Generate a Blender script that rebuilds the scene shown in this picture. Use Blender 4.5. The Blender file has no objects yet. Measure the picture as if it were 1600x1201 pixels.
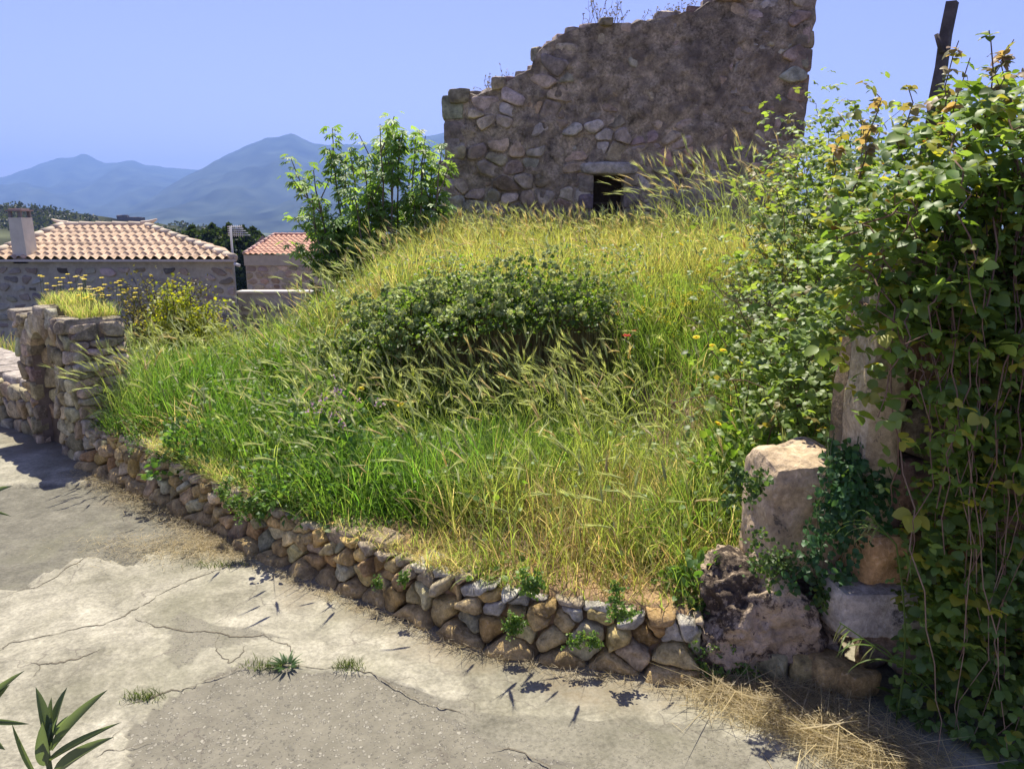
import bpy, math, random
import numpy as np
from mathutils import Vector, Matrix

rng = np.random.default_rng(11)
random.seed(5)
R = math.radians
SC = bpy.context.scene
COL = SC.collection

# ------------------------------------------------------------------ camera, sky, sun, exposure
CAM_H = 1.65
PITCH = R(12.5)
FPX = 1155.0
cam_d = bpy.data.cameras.new("camera")
cam_d.sensor_width = 36.0
cam_d.lens = 36.0 * FPX / 1600.0
cam_d.clip_start = 0.05
cam_d.clip_end = 40000
cam = bpy.data.objects.new("camera", cam_d)
COL.objects.link(cam)
cam.location = (0, 0, CAM_H)
cam.rotation_euler = (math.pi / 2 - PITCH, 0, 0)
SC.camera = cam

SUN_EL, SUN_AZ = R(65), R(-6)          # azimuth from +Y towards +X
world = bpy.data.worlds.new("World")
SC.world = world
world.use_nodes = True
wn = world.node_tree
for n in list(wn.nodes):
    wn.nodes.remove(n)
w_out = wn.nodes.new("ShaderNodeOutputWorld")
w_bg = wn.nodes.new("ShaderNodeBackground")
w_sky = wn.nodes.new("ShaderNodeTexSky")
w_sky.sky_type = 'NISHITA'
w_sky.sun_disc = False
w_sky.sun_elevation = SUN_EL
w_sky.sun_rotation = SUN_AZ
w_sky.altitude = 100
w_sky.air_density = 1.0
w_sky.dust_density = 0.6
w_sky.ozone_density = 3.0
w_hs = wn.nodes.new("ShaderNodeMix")
w_hs.data_type = 'RGBA'
w_hs.blend_type = 'MULTIPLY'
w_hs.inputs[0].default_value = 1.0
w_hs.inputs[7].default_value = (0.62, 0.475, 0.66, 1)
wn.links.new(w_sky.outputs[0], w_hs.inputs[6])
wn.links.new(w_hs.outputs[2], w_bg.inputs[0])
w_bg.inputs[1].default_value = 0.105
wn.links.new(w_bg.outputs[0], w_out.inputs[0])

sun_d = bpy.data.lights.new("sun", 'SUN')
sun_d.energy = 3.8
sun_d.angle = R(0.5)
sun_d.color = (1.0, 0.93, 0.80)
sun = bpy.data.objects.new("sun", sun_d)
COL.objects.link(sun)
sdir = Vector((math.sin(SUN_AZ) * math.cos(SUN_EL), math.cos(SUN_AZ) * math.cos(SUN_EL), math.sin(SUN_EL)))
sun.rotation_euler = sdir.to_track_quat('Z', 'Y').to_euler()
sun.location = (0, 0, 30)

SC.view_settings.view_transform = 'Standard'
SC.view_settings.look = 'None'
SC.view_settings.exposure = 1.42
SC.view_settings.gamma = 1
SC.view_settings.use_curve_mapping = False
SC.cycles.max_bounces = 12
SC.cycles.diffuse_bounces = 6
SC.cycles.glossy_bounces = 2
SC.cycles.transmission_bounces = 6
SC.cycles.transparent_max_bounces = 8
SC.cycles.volume_bounces = 0
SC.cycles.use_denoising = True

# ------------------------------------------------------------------ small maths
def ray(px, py):
    u = (px - 800) / FPX
    v = -(py - 600.5) / FPX
    return np.array([u, math.cos(PITCH) + v * math.sin(PITCH), -math.sin(PITCH) + v * math.cos(PITCH)])

def at(px, py, Y):
    d = ray(px, py)
    return np.array([0, 0, CAM_H]) + d * (Y / d[1])

def gnd(px, py, z=0.0):
    d = ray(px, py)
    return np.array([0, 0, CAM_H]) + d * ((z - CAM_H) / d[2])

def sstep(a, b, x):
    t = np.clip((np.asarray(x, float) - a) / (b - a), 0, 1)
    return t * t * (3 - 2 * t)

def _hash(i, j, k):
    n = (i * 374761393 + j * 668265263 + k * 2147483647) & 0xFFFFFFFF
    n = ((n ^ (n >> 13)) * 1274126177) & 0xFFFFFFFF
    return ((n ^ (n >> 16)) & 0xFFFF) / 65535.0

def vnoise(p):
    p = np.asarray(p, float)
    if p.shape[-1] == 2:
        p = np.concatenate([p, np.zeros(p.shape[:-1] + (1,))], -1)
    i = np.floor(p).astype(np.int64)
    f = p - i
    f = f * f * (3 - 2 * f)
    r = 0
    for a in (0, 1):
        for b in (0, 1):
            for c in (0, 1):
                w = (f[..., 0] if a else 1 - f[..., 0]) * (f[..., 1] if b else 1 - f[..., 1]) * (f[..., 2] if c else 1 - f[..., 2])
                r = r + w * _hash(i[..., 0] + a, i[..., 1] + b, i[..., 2] + c)
    return r * 2 - 1

def fbm(p, oct=4, gain=0.5):
    p = np.asarray(p, float)
    r, a = 0, 1.0
    for o in range(oct):
        r = r + a * vnoise(p * (2 ** o) + 17.3 * o)
        a *= gain
    return r

def unit(v):
    v = np.asarray(v, float)
    return v / np.maximum(np.linalg.norm(v, axis=-1, keepdims=True), 1e-9)

# ------------------------------------------------------------------ mesh accumulator
class MB:
    def __init__(s):
        s.v, s.c, s.f, s.m, s.n = [], [], [], [], 0
    def add(s, verts, faces, col=(0.5, 0.5, 0.5), mat=0):
        """verts (N,3); faces: (F,k) array or list of such arrays; col (3,) or (N,3)"""
        verts = np.asarray(verts, float).reshape(-1, 3)
        col = np.asarray(col, float)
        if col.ndim == 1:
            col = np.tile(col, (len(verts), 1))
        s.v.append(verts)
        s.c.append(col)
        if not isinstance(faces, list):
            faces = [faces]
        for f in faces:
            f = np.asarray(f, np.int64)
            if f.size:
                s.f.append(f + s.n)
                s.m.append(mat)
        s.n += len(verts)
        return s
    def build(s, name, mats, parent=None, smooth=True):
        me = bpy.data.meshes.new(name)
        V = np.concatenate(s.v) if s.v else np.zeros((0, 3))
        C = np.concatenate(s.c) if s.c else np.zeros((0, 3))
        if parent is not None:
            V = V - np.array(root_loc(parent))
        me.vertices.add(len(V))
        me.vertices.foreach_set("co", V.astype(np.float32).ravel())
        loops = np.concatenate([f.ravel() for f in s.f])
        tot = np.concatenate([np.full(len(f), f.shape[1]) for f in s.f])
        mi = np.concatenate([np.full(len(f), m) for f, m in zip(s.f, s.m)])
        st = np.concatenate([[0], np.cumsum(tot)[:-1]])
        me.loops.add(len(loops))
        me.loops.foreach_set("vertex_index", loops.astype(np.int32))
        me.polygons.add(len(tot))
        me.polygons.foreach_set("loop_start", st.astype(np.int32))
        me.polygons.foreach_set("loop_total", tot.astype(np.int32))
        me.polygons.foreach_set("material_index", mi.astype(np.int32))
        me.polygons.foreach_set("use_smooth", np.full(len(tot), bool(smooth)))
        ca = me.color_attributes.new("Col", 'FLOAT_COLOR', 'POINT')
        ca.data.foreach_set("color", np.concatenate([C, np.ones((len(C), 1))], 1).astype(np.float32).ravel())
        for m in (mats if isinstance(mats, (list, tuple)) else [mats]):
            me.materials.append(m)
        me.update(calc_edges=True)
        me.validate()
        o = bpy.data.objects.new(name, me)
        COL.objects.link(o)
        if parent is not None:
            o.parent = parent
        return o

def root_loc(o):
    p = np.zeros(3)
    while o is not None:
        p = p + np.array(o.location)
        o = o.parent
    return p

def tag(o, label=None, cat=None, group=None, kind=None):
    if label: o["label"] = label
    if cat: o["category"] = cat
    if group: o["group"] = group
    if kind: o["kind"] = kind
    return o

def thing(name, label, cat, loc=(0, 0, 0), group=None):
    o = bpy.data.objects.new(name, None)
    o.empty_display_size = 0.2
    o.location = [float(x) for x in loc]
    COL.objects.link(o)
    return tag(o, label, cat, group)

def grid_faces(nu, nv, wrap_u=False):
    a = np.arange(nu - (0 if wrap_u else 1))
    b = np.arange(nv - 1)
    A, B = np.meshgrid(a, b, indexing='ij')
    A, B = A.ravel(), B.ravel()
    A2 = (A + 1) % nu
    return np.stack([A * nv + B, A2 * nv + B, A2 * nv + B + 1, A * nv + B + 1], 1)

def tube(mb, pts, rad, sides=6, col=(0.3, 0.3, 0.3), mat=0, cap=True):
    pts = np.asarray(pts, float)
    n = len(pts)
    rad = np.full(n, rad) if np.isscalar(rad) else np.asarray(rad, float)
    d = unit(np.gradient(pts, axis=0))
    ref = np.array([0.0, 0.0, 1.0]) if abs(d[0][2]) < 0.9 else np.array([1.0, 0, 0])
    V = []
    x = unit(np.cross(ref, d[0]))
    for i in range(n):
        x = unit(x - d[i] * np.dot(x, d[i]))
        y = np.cross(d[i], x)
        a = np.arange(sides) * 2 * math.pi / sides
        V.append(pts[i] + rad[i] * (np.cos(a)[:, None] * x + np.sin(a)[:, None] * y))
    V = np.concatenate(V)
    F = []
    for i in range(n - 1):
        for k in range(sides):
            k2 = (k + 1) % sides
            F.append((i * sides + k, i * sides + k2, (i + 1) * sides + k2, (i + 1) * sides + k))
    fs = [np.array(F)]
    if cap:
        V = np.concatenate([V, pts[:1], pts[-1:]])
        c0, c1 = n * sides, n * sides + 1
        fs.append(np.array([(c0, (k + 1) % sides, k) for k in range(sides)] +
                           [(c1, (n - 1) * sides + k, (n - 1) * sides + (k + 1) % sides) for k in range(sides)]))
    mb.add(V, fs, col, mat)

def box(mb, c, s, rot=0.0, col=(0.5, 0.5, 0.5), mat=0, div=1, noise=0.0, freq=4.0, rnd=0.0):
    """box, optionally subdivided, rounded and roughened by noise"""
    n = div + 1
    V, F, off = [], [], 0
    lin = np.linspace(-1, 1, n)
    for ax in range(3):
        for sg in (-1, 1):
            A, B = np.meshgrid(lin, lin, indexing='ij')
            P = np.zeros((n * n, 3))
            P[:, ax] = sg
            P[:, (ax + 1) % 3] = A.ravel()
            P[:, (ax + 2) % 3] = B.ravel()
            f = grid_faces(n, n)
            if sg < 0: f = f[:, ::-1]
            V.append(P); F.append(f + off); off += n * n
    P = np.concatenate(V)
    S = np.asarray(s, float) / 2
    if rnd > 0:
        ln = np.linalg.norm(P, axis=1, keepdims=True)
        sup = (np.abs(P) ** 6).sum(1, keepdims=True) ** (1 / 6.)
        P = P * (1 - rnd) / 1.0 + P / sup * rnd
        P = P * (1 - rnd * 0.12 * (ln - 1))
    P = P * S
    if noise > 0:
        d = unit(P)
        P = P + d * (fbm((P + np.asarray(c)) * freq, 4) * noise)[:, None]
    cs, sn = math.cos(rot), math.sin(rot)
    Q = P.copy()
    Q[:, 0] = P[:, 0] * cs - P[:, 1] * sn
    Q[:, 1] = P[:, 0] * sn + P[:, 1] * cs
    mb.add(Q + np.asarray(c, float), np.concatenate(F), col, mat)

# ------------------------------------------------------------------ materials
def new_mat(name):
    m = bpy.data.materials.new(name)
    m.use_nodes = True
    nt = m.node_tree
    for n in list(nt.nodes):
        nt.nodes.remove(n)
    out = nt.nodes.new("ShaderNodeOutputMaterial")
    return m, nt, out

def nd(nt, t, **kw):
    n = nt.nodes.new(t)
    for k, v in kw.items():
        setattr(n, k, v)
    return n

def mixrgb(nt, bt, fac, a, b):
    n = nd(nt, "ShaderNodeMix", data_type='RGBA', blend_type=bt)
    for i, x in ((0, fac), (6, a), (7, b)):
        if hasattr(x, "is_linked") or hasattr(x, "links"):
            nt.links.new(x, n.inputs[i])
        elif i == 0:
            n.inputs[0].default_value = x
        else:
            n.inputs[i].default_value = (*x, 1)
    return n.outputs[2]

def noise_tex(nt, vec, scale, detail=4, rough=0.55, dist=0.0):
    n = nd(nt, "ShaderNodeTexNoise")
    n.inputs["Scale"].default_value = scale
    n.inputs["Detail"].default_value = detail
    n.inputs["Roughness"].default_value = rough
    n.inputs["Distortion"].default_value = dist
    nt.links.new(vec, n.inputs["Vector"])
    return n.outputs[0]

def ramp(nt, fac, stops):
    r = nd(nt, "ShaderNodeValToRGB")
    el = r.color_ramp.elements
    while len(el) < len(stops):
        el.new(0.5)
    for e, (p, c) in zip(el, stops):
        e.position = p
        e.color = (c, c, c, 1) if np.isscalar(c) else (*c, 1)
    nt.links.new(fac, r.inputs[0])
    return r.outputs[0]

def leaf_mat(name, trans=0.45, tint=(1.25, 1.25, 0.6), rough=0.45, spec=0.35):
    m, nt, out = new_mat(name)
    at_ = nd(nt, "ShaderNodeAttribute", attribute_name="Col")
    p = nd(nt, "ShaderNodeBsdfPrincipled")
    p.inputs["Roughness"].default_value = rough
    p.inputs["Specular IOR Level"].default_value = spec
    nt.links.new(at_.outputs[0], p.inputs["Base Color"])
    t = nd(nt, "ShaderNodeBsdfTranslucent")
    nt.links.new(mixrgb(nt, 'MULTIPLY', 1.0, at_.outputs[0], tint), t.inputs[0])
    mx = nd(nt, "ShaderNodeMixShader")
    mx.inputs[0].default_value = trans
    nt.links.new(p.outputs[0], mx.inputs[1])
    nt.links.new(t.outputs[0], mx.inputs[2])
    nt.links.new(mx.outputs[0], out.inputs[0])
    return m

def stone_mat(name, scale=1.0, dark=(0.05, 0.045, 0.04), dark_lo=0.56, dark_hi=0.66, dark_amt=0.75, lich=(0.55, 0.52, 0.46),
              lich_amt=0.35, bump=0.5, var=0.45, rough=0.9, bdist=0.01):
    m, nt, out = new_mat(name)
    tc = nd(nt, "ShaderNodeTexCoord")
    vec = tc.outputs["Object"]
    at_ = nd(nt, "ShaderNodeAttribute", attribute_name="Col")
    n1 = noise_tex(nt, vec, 5 * scale, 6, 0.62, 0.3)
    n2 = noise_tex(nt, vec, 22 * scale, 6, 0.7, 0.2)
    n3 = noise_tex(nt, vec, 2.2 * scale, 8, 0.72, 0.4)
    n4 = noise_tex(nt, vec, 95 * scale, 3, 0.6)
    v1 = ramp(nt, n1, [(0.28, 1 - var), (0.72, 1 + var * 0.7)])
    c = mixrgb(nt, 'MULTIPLY', 1.0, at_.outputs[0], v1)
    v2 = ramp(nt, n2, [(0.3, 1 - var * 0.8), (0.7, 1 + var * 0.55)])
    c = mixrgb(nt, 'MULTIPLY', 1.0, c, v2)
    lm = ramp(nt, n2, [(0.56, 0.0), (0.68, lich_amt)])
    c = mixrgb(nt, 'MIX', lm, c, lich)
    add = nd(nt, "ShaderNodeMath", operation='MULTIPLY_ADD')
    nt.links.new(n2, add.inputs[0]); add.inputs[1].default_value = 0.45
    nt.links.new(n3, add.inputs[2])
    sub = nd(nt, "ShaderNodeMath", operation='SUBTRACT')
    nt.links.new(add.outputs[0], sub.inputs[0]); sub.inputs[1].default_value = 0.225
    dm = ramp(nt, sub.outputs[0], [(dark_lo, 0.0), (dark_hi, dark_amt)])
    c = mixrgb(nt, 'MIX', dm, c, dark)
    p = nd(nt, "ShaderNodeBsdfPrincipled")
    p.inputs["Roughness"].default_value = rough
    p.inputs["Specular IOR Level"].default_value = 0.2
    nt.links.new(c, p.inputs["Base Color"])
    h = nd(nt, "ShaderNodeMath", operation='MULTIPLY_ADD')
    nt.links.new(n2, h.inputs[0]); h.inputs[1].default_value = 0.8
    nt.links.new(n1, h.inputs[2])
    h2 = nd(nt, "ShaderNodeMath", operation='MULTIPLY_ADD')
    nt.links.new(n4, h2.inputs[0]); h2.inputs[1].default_value = 0.3
    nt.links.new(h.outputs[0], h2.inputs[2])
    b = nd(nt, "ShaderNodeBump")
    b.inputs["Strength"].default_value = bump
    b.inputs["Distance"].default_value = bdist
    nt.links.new(h2.outputs[0], b.inputs["Height"])
    nt.links.new(b.outputs[0], p.inputs["Normal"])
    nt.links.new(p.outputs[0], out.inputs[0])
    return m

def plain_mat(name, rough=0.8, spec=0.25, nscale=8.0, var=0.25, bump=0.15, bdist=0.01):
    m, nt, out = new_mat(name)
    tc = nd(nt, "ShaderNodeTexCoord")
    at_ = nd(nt, "ShaderNodeAttribute", attribute_name="Col")
    n1 = noise_tex(nt, tc.outputs["Object"], nscale, 6, 0.65)
    c = mixrgb(nt, 'MULTIPLY', 1.0, at_.outputs[0], ramp(nt, n1, [(0.3, 1 - var), (0.7, 1 + var)]))
    p = nd(nt, "ShaderNodeBsdfPrincipled")
    p.inputs["Roughness"].default_value = rough
    p.inputs["Specular IOR Level"].default_value = spec
    nt.links.new(c, p.inputs["Base Color"])
    if bump > 0:
        b = nd(nt, "ShaderNodeBump")
        b.inputs["Strength"].default_value = bump
        b.inputs["Distance"].default_value = bdist
        nt.links.new(n1, b.inputs["Height"])
        nt.links.new(b.outputs[0], p.inputs["Normal"])
    nt.links.new(p.outputs[0], out.inputs[0])
    return m

M_grass = leaf_mat("grass_blades", 0.6, (1.3, 1.3, 0.8), 0.45, 0.4)
M_ear = leaf_mat("barley_ears", 0.5, (1.2, 1.15, 0.75), 0.5, 0.3)
M_leaf = leaf_mat("broad_leaves", 0.52, (1.45, 1.4, 0.55), 0.48, 0.45)
M_petal = leaf_mat("petals", 0.3, (1.1, 1.0, 0.6), 0.6, 0.2)
M_wood = plain_mat("bark", 0.85, 0.2, 25, 0.35, 0.5)
M_soil = plain_mat("soil", 0.95, 0.1, 6, 0.4, 0.8, 0.03)
M_rubble = stone_mat("rubble_stone", 3.0, dark=(0.07, 0.055, 0.035), dark_lo=0.55, dark_hi=0.68, dark_amt=0.7, bump=0.9, lich=(0.5, 0.43, 0.32), lich_amt=0.4, var=0.6, bdist=0.012)
M_ruin = stone_mat("ruin_stone", 0.8, dark_lo=0.54, dark_hi=0.66, dark_amt=0.6, bump=0.8, lich=(0.4, 0.35, 0.28), lich_amt=0.4, bdist=0.03, var=0.6)
M_mortar = stone_mat("ruin_mortar", 1.3, dark=(0.17, 0.14, 0.115), dark_lo=0.49, dark_hi=0.62, dark_amt=0.7, lich=(0.58, 0.5, 0.4), lich_amt=0.7, bump=1.0, bdist=0.06, var=0.75)
M_bedrock = stone_mat("bedrock", 1.7, dark=(0.04, 0.028, 0.024), dark_lo=0.46, dark_hi=0.53, dark_amt=0.9, lich=(0.5, 0.42, 0.38), lich_amt=0.4, bump=1.0, bdist=0.03)
M_block = stone_mat("dressed_block", 2.6, dark_lo=0.60, dark_hi=0.66, dark_amt=0.8, bump=0.9, lich_amt=0.3, var=0.45)
M_house = stone_mat("house_stone", 0.6, dark_lo=0.75, dark_hi=0.9, dark_amt=0.3, bump=0.3, lich_amt=0.1, var=0.25)
M_tile = plain_mat("roof_tile", 0.8, 0.2, 3, 0.22, 0.2)
M_plaster = plain_mat("plaster", 0.9, 0.15, 4, 0.12, 0.1)
M_hill = plain_mat("hill", 1.0, 0.0, 0.02, 0.35, 0.0)
M_far = plain_mat("mountain_scrub", 1.0, 0.0, 0.006, 0.3, 0.0)

# ------------------------------------------------------------------ the lie of the land
WALL = np.array([gnd(*p)[:2] for p in [(138, 728), (215, 765), (300, 805), (420, 872), (540, 922), (640, 962), (740, 1003), (900, 1037), (1075, 1053)]])
WALL_TOP_PX = [(150, 668), (215, 690), (300, 732), (420, 790), (540, 838), (640, 878), (740, 905), (900, 940), (1075, 960)]
WALL_H = []
for (gx, gy), (px, py) in zip(WALL, WALL_TOP_PX):
    d = ray(px, py)
    WALL_H.append(CAM_H + d[2] / d[1] * (gy + 0.03))
WALL_H = np.array(WALL_H)
seg = np.linalg.norm(np.diff(WALL, axis=0), axis=1)
WALL_S = np.concatenate([[0], np.cumsum(seg)])

def wall_at(s):
    x = np.interp(s, WALL_S, WALL[:, 0]); y = np.interp(s, WALL_S, WALL[:, 1])
    return np.stack([x, y], -1), np.interp(s, WALL_S, WALL_H)

# boundary line extended past both ends: y of the kerb line for a given x
LX = np.concatenate([[WALL[0, 0] - 6.0], WALL[:, 0], [0.86, 1.2, 1.25, 4.0]])
LY = np.concatenate([[WALL[0, 1] + 5.0], WALL[:, 1], [2.52, 2.62, 2.75, 2.75]])
def line_y(x):
    return np.interp(x, LX, LY)

def pave_z(x, y):
    return -0.095 * np.maximum(np.asarray(y) - 5.6, 0) ** 1.0

def h_garden(x, y):
    x = np.asarray(x, float); y = np.asarray(y, float)
    s = y - line_y(x)
    wt = np.interp(x, WALL[:, 0], WALL_H)
    low = wt - 0.05 + 0.05 * sstep(0, 1.0, s)
    left = low - 0.12 * np.maximum(y - 6.0, 0)
    b0 = 5.35 - 2.2 * sstep(0.55, 1.25, x)
    b1 = np.where(x < 1.0, 5.6, 6.3) + 0.5 * sstep(0.5, 1.2, x)
    b0 = b0 + 0.05 - 0.25 * sstep(-0.7, -1.1, x)
    b1 = b1 + 0.9 * sstep(-0.75, -1.3, x)
    up = 1.03 + 0.07 * np.maximum(y - 6, 0) + 0.05 * sstep(0.5, 2.5, x)
    t = np.clip((y - b0) / (b1 - b0), 0, 1)
    t = t * t * (3 - 2 * t)
    mound = low * (1 - t) + up * t
    k = sstep(-2.9 + 0.02 * y, -0.75, x)
    h = left * (1 - k) + mound * k
    # dark hollow in front of the bank
    g = np.exp(-((x - 0.02) / 0.62) ** 4) * np.exp(-((y - 5.2) / 0.3) ** 2)
    h = h - 0.28 * g
    h = h - 0.09 * np.maximum(y - 11.8, 0) * k
    return h + 0.035 * fbm(np.stack([x * 1.7, y * 1.7], -1), 3)

def ray_hit(px, py, dz=0.0):
    d = ray(px, py)
    t = 2.0
    while t < 25:
        p = np.array([0, 0, CAM_H]) + d * t
        if p[1] > line_y(p[0]) and p[2] < float(h_garden(p[0], p[1])) + dz:
            return p
        t += 0.02
    return np.array([0, 0, CAM_H]) + d * 8

# garden soil
def build_garden():
    nu, nv = 260, 300
    xs = np.linspace(-7.5, 7.0, nu)
    V = np.zeros((nu, nv, 3))
    for i, x in enumerate(xs):
        y0 = float(line_y(x)) + 0.10
        ys = y0 + (19 - y0) * np.linspace(0, 1, nv) ** 1.4
        V[i, :, 0] = x; V[i, :, 1] = ys; V[i, :, 2] = h_garden(np.full(nv, x), ys)
        V[i, 0, 2] -= 0.3
    col = np.array([0.17, 0.125, 0.075]) * (1 + 0.25 * fbm(V.reshape(-1, 3) * 3, 3))[:, None]
    mb = MB(); mb.add(V.reshape(-1, 3), grid_faces(nu, nv), np.clip(col, 0.02, 1))
    tag(mb.build("garden_ground", M_soil), kind="structure")
build_garden()

# ------------------------------------------------------------------ pavement
def pip(poly, x, y):
    poly = np.asarray(poly); inside = np.zeros(x.shape, bool)
    j = len(poly) - 1
    for i in range(len(poly)):
        xi, yi = poly[i]; xj, yj = poly[j]
        c = ((yi > y) != (yj > y)) & (x < (xj - xi) * (y - yi) / (yj - yi + 1e-12) + xi)
        inside ^= c; j = i
    return inside

def pave_material():
    m, nt, out = new_mat("old_concrete")
    tc = nd(nt, "ShaderNodeTexCoord"); vec = tc.outputs["Object"]
    at_ = nd(nt, "ShaderNodeAttribute", attribute_name="Col")
    sp = nd(nt, "ShaderNodeSeparateColor")
    nt.links.new(at_.outputs[0], sp.inputs[0])
    n_b = noise_tex(nt, vec, 2.3, 8, 0.66, 0.6)
    n_m = noise_tex(nt, vec, 9, 8, 0.7, 0.4)
    n_f = noise_tex(nt, vec, 60, 4, 0.7)
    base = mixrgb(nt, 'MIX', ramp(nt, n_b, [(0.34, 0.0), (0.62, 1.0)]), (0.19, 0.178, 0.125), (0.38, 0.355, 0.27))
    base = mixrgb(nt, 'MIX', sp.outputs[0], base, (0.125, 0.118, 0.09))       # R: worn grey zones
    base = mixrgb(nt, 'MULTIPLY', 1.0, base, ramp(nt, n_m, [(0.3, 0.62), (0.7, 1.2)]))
    base = mixrgb(nt, 'MULTIPLY', 1.0, base, ramp(nt, n_f, [(0.3, 0.68), (0.7, 1.22)]))
    blot = noise_tex(nt, vec, 1.3, 5, 0.6, 0.8)
    base = mixrgb(nt, 'MIX', ramp(nt, blot, [(0.50, 0.0), (0.68, 0.5)]), base, (0.17, 0.165, 0.105))
    # exposed aggregate: pale pebbles in darker mortar, where G is set
    vo = nd(nt, "ShaderNodeTexVoronoi", feature='F1')
    vo.inputs["Scale"].default_value = 95
    mp = nd(nt, "ShaderNodeMapping"); mp.inputs["Scale"].default_value = (1, 0.75, 1)
    dn = nd(nt, "ShaderNodeTexNoise"); dn.inputs["Scale"].default_value = 40; nt.links.new(vec, dn.inputs["Vector"])
    vadd = nd(nt, "ShaderNodeMix", data_type='RGBA', blend_type='LINEAR_LIGHT'); vadd.inputs[0].default_value = 0.012
    nt.links.new(vec, vadd.inputs[6]); nt.links.new(dn.outputs[1], vadd.inputs[7])
    nt.links.new(vadd.outputs[2], mp.inputs[0]); nt.links.new(mp.outputs[0], vo.inputs["Vector"])
    spc = nd(nt, "ShaderNodeSeparateColor"); nt.links.new(vo.outputs["Color"], spc.inputs[0])
    size = nd(nt, "ShaderNodeMath", operation='MULTIPLY_ADD')
    nt.links.new(spc.outputs[0], size.inputs[0]); size.inputs[1].default_value = 0.62; size.inputs[2].default_value = -0.02
    lt = nd(nt, "ShaderNodeMath", operation='SUBTRACT')
    nt.links.new(size.outputs[0], lt.inputs[0]); nt.links.new(vo.outputs["Distance"], lt.inputs[1])
    peb = ramp(nt, lt.outputs[0], [(0.0, 0.0), (0.07, 1.0)])
    pcol = mixrgb(nt, 'MIX', spc.outputs[1], (0.12, 0.112, 0.088), (0.30, 0.28, 0.22))
    agg = mixrgb(nt, 'MIX', n_m, (0.075, 0.07, 0.052), (0.26, 0.24, 0.18))
    agg = mixrgb(nt, 'MIX', peb, agg, pcol)
    thr = nd(nt, "ShaderNodeMath", operation='MULTIPLY_ADD')
    nt.links.new(n_m, thr.inputs[0]); thr.inputs[1].default_value = 0.9; nt.links.new(sp.outputs[1], thr.inputs[2])
    gm = ramp(nt, thr.outputs[0], [(0.70, 0.0), (1.3, 1.0)])
    base = mixrgb(nt, 'MIX', gm, base, agg)
    # B: dirt and moss beside the wall
    thr2 = nd(nt, "ShaderNodeMath", operation='MULTIPLY')
    nt.links.new(ramp(nt, n_m, [(0.35, 0.2), (0.65, 1.0)]), thr2.inputs[0]); nt.links.new(sp.outputs[2], thr2.inputs[1])
    base = mixrgb(nt, 'MIX', thr2.outputs[0], base, (0.15, 0.115, 0.065))
    # hairline cracks
    cr = nd(nt, "ShaderNodeTexVoronoi", feature='DISTANCE_TO_EDGE'); cr.inputs["Scale"].default_value = 1.7
    dn2 = nd(nt, "ShaderNodeTexNoise"); dn2.inputs["Scale"].default_value = 3.5; dn2.inputs["Detail"].default_value = 8
    nt.links.new(vec, dn2.inputs["Vector"])
    va2 = nd(nt, "ShaderNodeMix", data_type='RGBA', blend_type='LINEAR_LIGHT'); va2.inputs[0].default_value = 0.16
    nt.links.new(vec, va2.inputs[6]); nt.links.new(dn2.outputs[1], va2.inputs[7])
    nt.links.new(va2.outputs[2], cr.inputs["Vector"])
    ck = ramp(nt, cr.outputs[0], [(0.0, 0.75), (0.006, 0.0)])
    brk = ramp(nt, noise_tex(nt, vec, 2.0, 3), [(0.46, 0.0), (0.56, 1.0)])
    ckm = nd(nt, "ShaderNodeMath", operation='MULTIPLY'); nt.links.new(ck, ckm.inputs[0]); nt.links.new(brk, ckm.inputs[1])
    base = mixrgb(nt, 'MIX', ckm.outputs[0], base, (0.11, 0.095, 0.075))
    p = nd(nt, "ShaderNodeBsdfPrincipled"); p.inputs["Roughness"].default_value = 0.85
    p.inputs["Specular IOR Level"].default_value = 0.2
    nt.links.new(base, p.inputs["Base Color"])
    hb = nd(nt, "ShaderNodeMath", operation='MULTIPLY'); nt.links.new(peb, hb.inputs[0]); nt.links.new(gm, hb.inputs[1])
    h1 = nd(nt, "ShaderNodeMath", operation='MULTIPLY_ADD'); nt.links.new(n_f, h1.inputs[0]); h1.inputs[1].default_value = 0.5
    nt.links.new(hb.outputs[0], h1.inputs[2])
    h2 = nd(nt, "ShaderNodeMath", operation='MULTIPLY_ADD'); nt.links.new(n_m, h2.inputs[0]); h2.inputs[1].default_value = 1.2
    nt.links.new(h1.outputs[0], h2.inputs[2])
    b = nd(nt, "ShaderNodeBump"); b.inputs["Strength"].default_value = 0.8; b.inputs["Distance"].default_value = 0.008
    nt.links.new(h2.outputs[0], b.inputs["Height"]); nt.links.new(b.outputs[0], p.inputs["Normal"])
    nt.links.new(p.outputs[0], out.inputs[0])
    return m
M_pave = pave_material()
M_crack = plain_mat("crack_dirt", 1.0, 0.0, 30, 0.4, 0.0)

CRACKS = [
    [(-60, 1035), (0, 1018), (22, 1004), (60, 996), (110, 986), (160, 976), (185, 962), (210, 950), (250, 930), (300, 906), (350, 888), (400, 878)],
    [(215, 964), (250, 978), (300, 986), (345, 992), (385, 994), (412, 990), (430, 1002), (452, 1010), (464, 1018)],
    [(338, 990), (340, 1030), (352, 1038), (372, 1020), (396, 1004)],
    [(188, 1106), (225, 1092), (262, 1084), (300, 1074), (340, 1060), (370, 1050), (400, 1042), (440, 1038), (500, 1044), (545, 1042), (580, 1052), (600, 1066), (640, 1084), (700, 1106), (752, 1122)],
    [(30, 1033), (60, 1040), (92, 1038), (128, 1030), (160, 1016)], [(60, 1040), (46, 1056), (40, 1066)],
    [(150, 1186), (176, 1174), (196, 1170), (240, 1150)], [(178, 1160), (184, 1148), (196, 1134)],
    [(770, 1172), (800, 1170), (830, 1180), (850, 1192), (862, 1206)],
    [(0, 935), (30, 925), (60, 918), (110, 884), (150, 866)],
]

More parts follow.
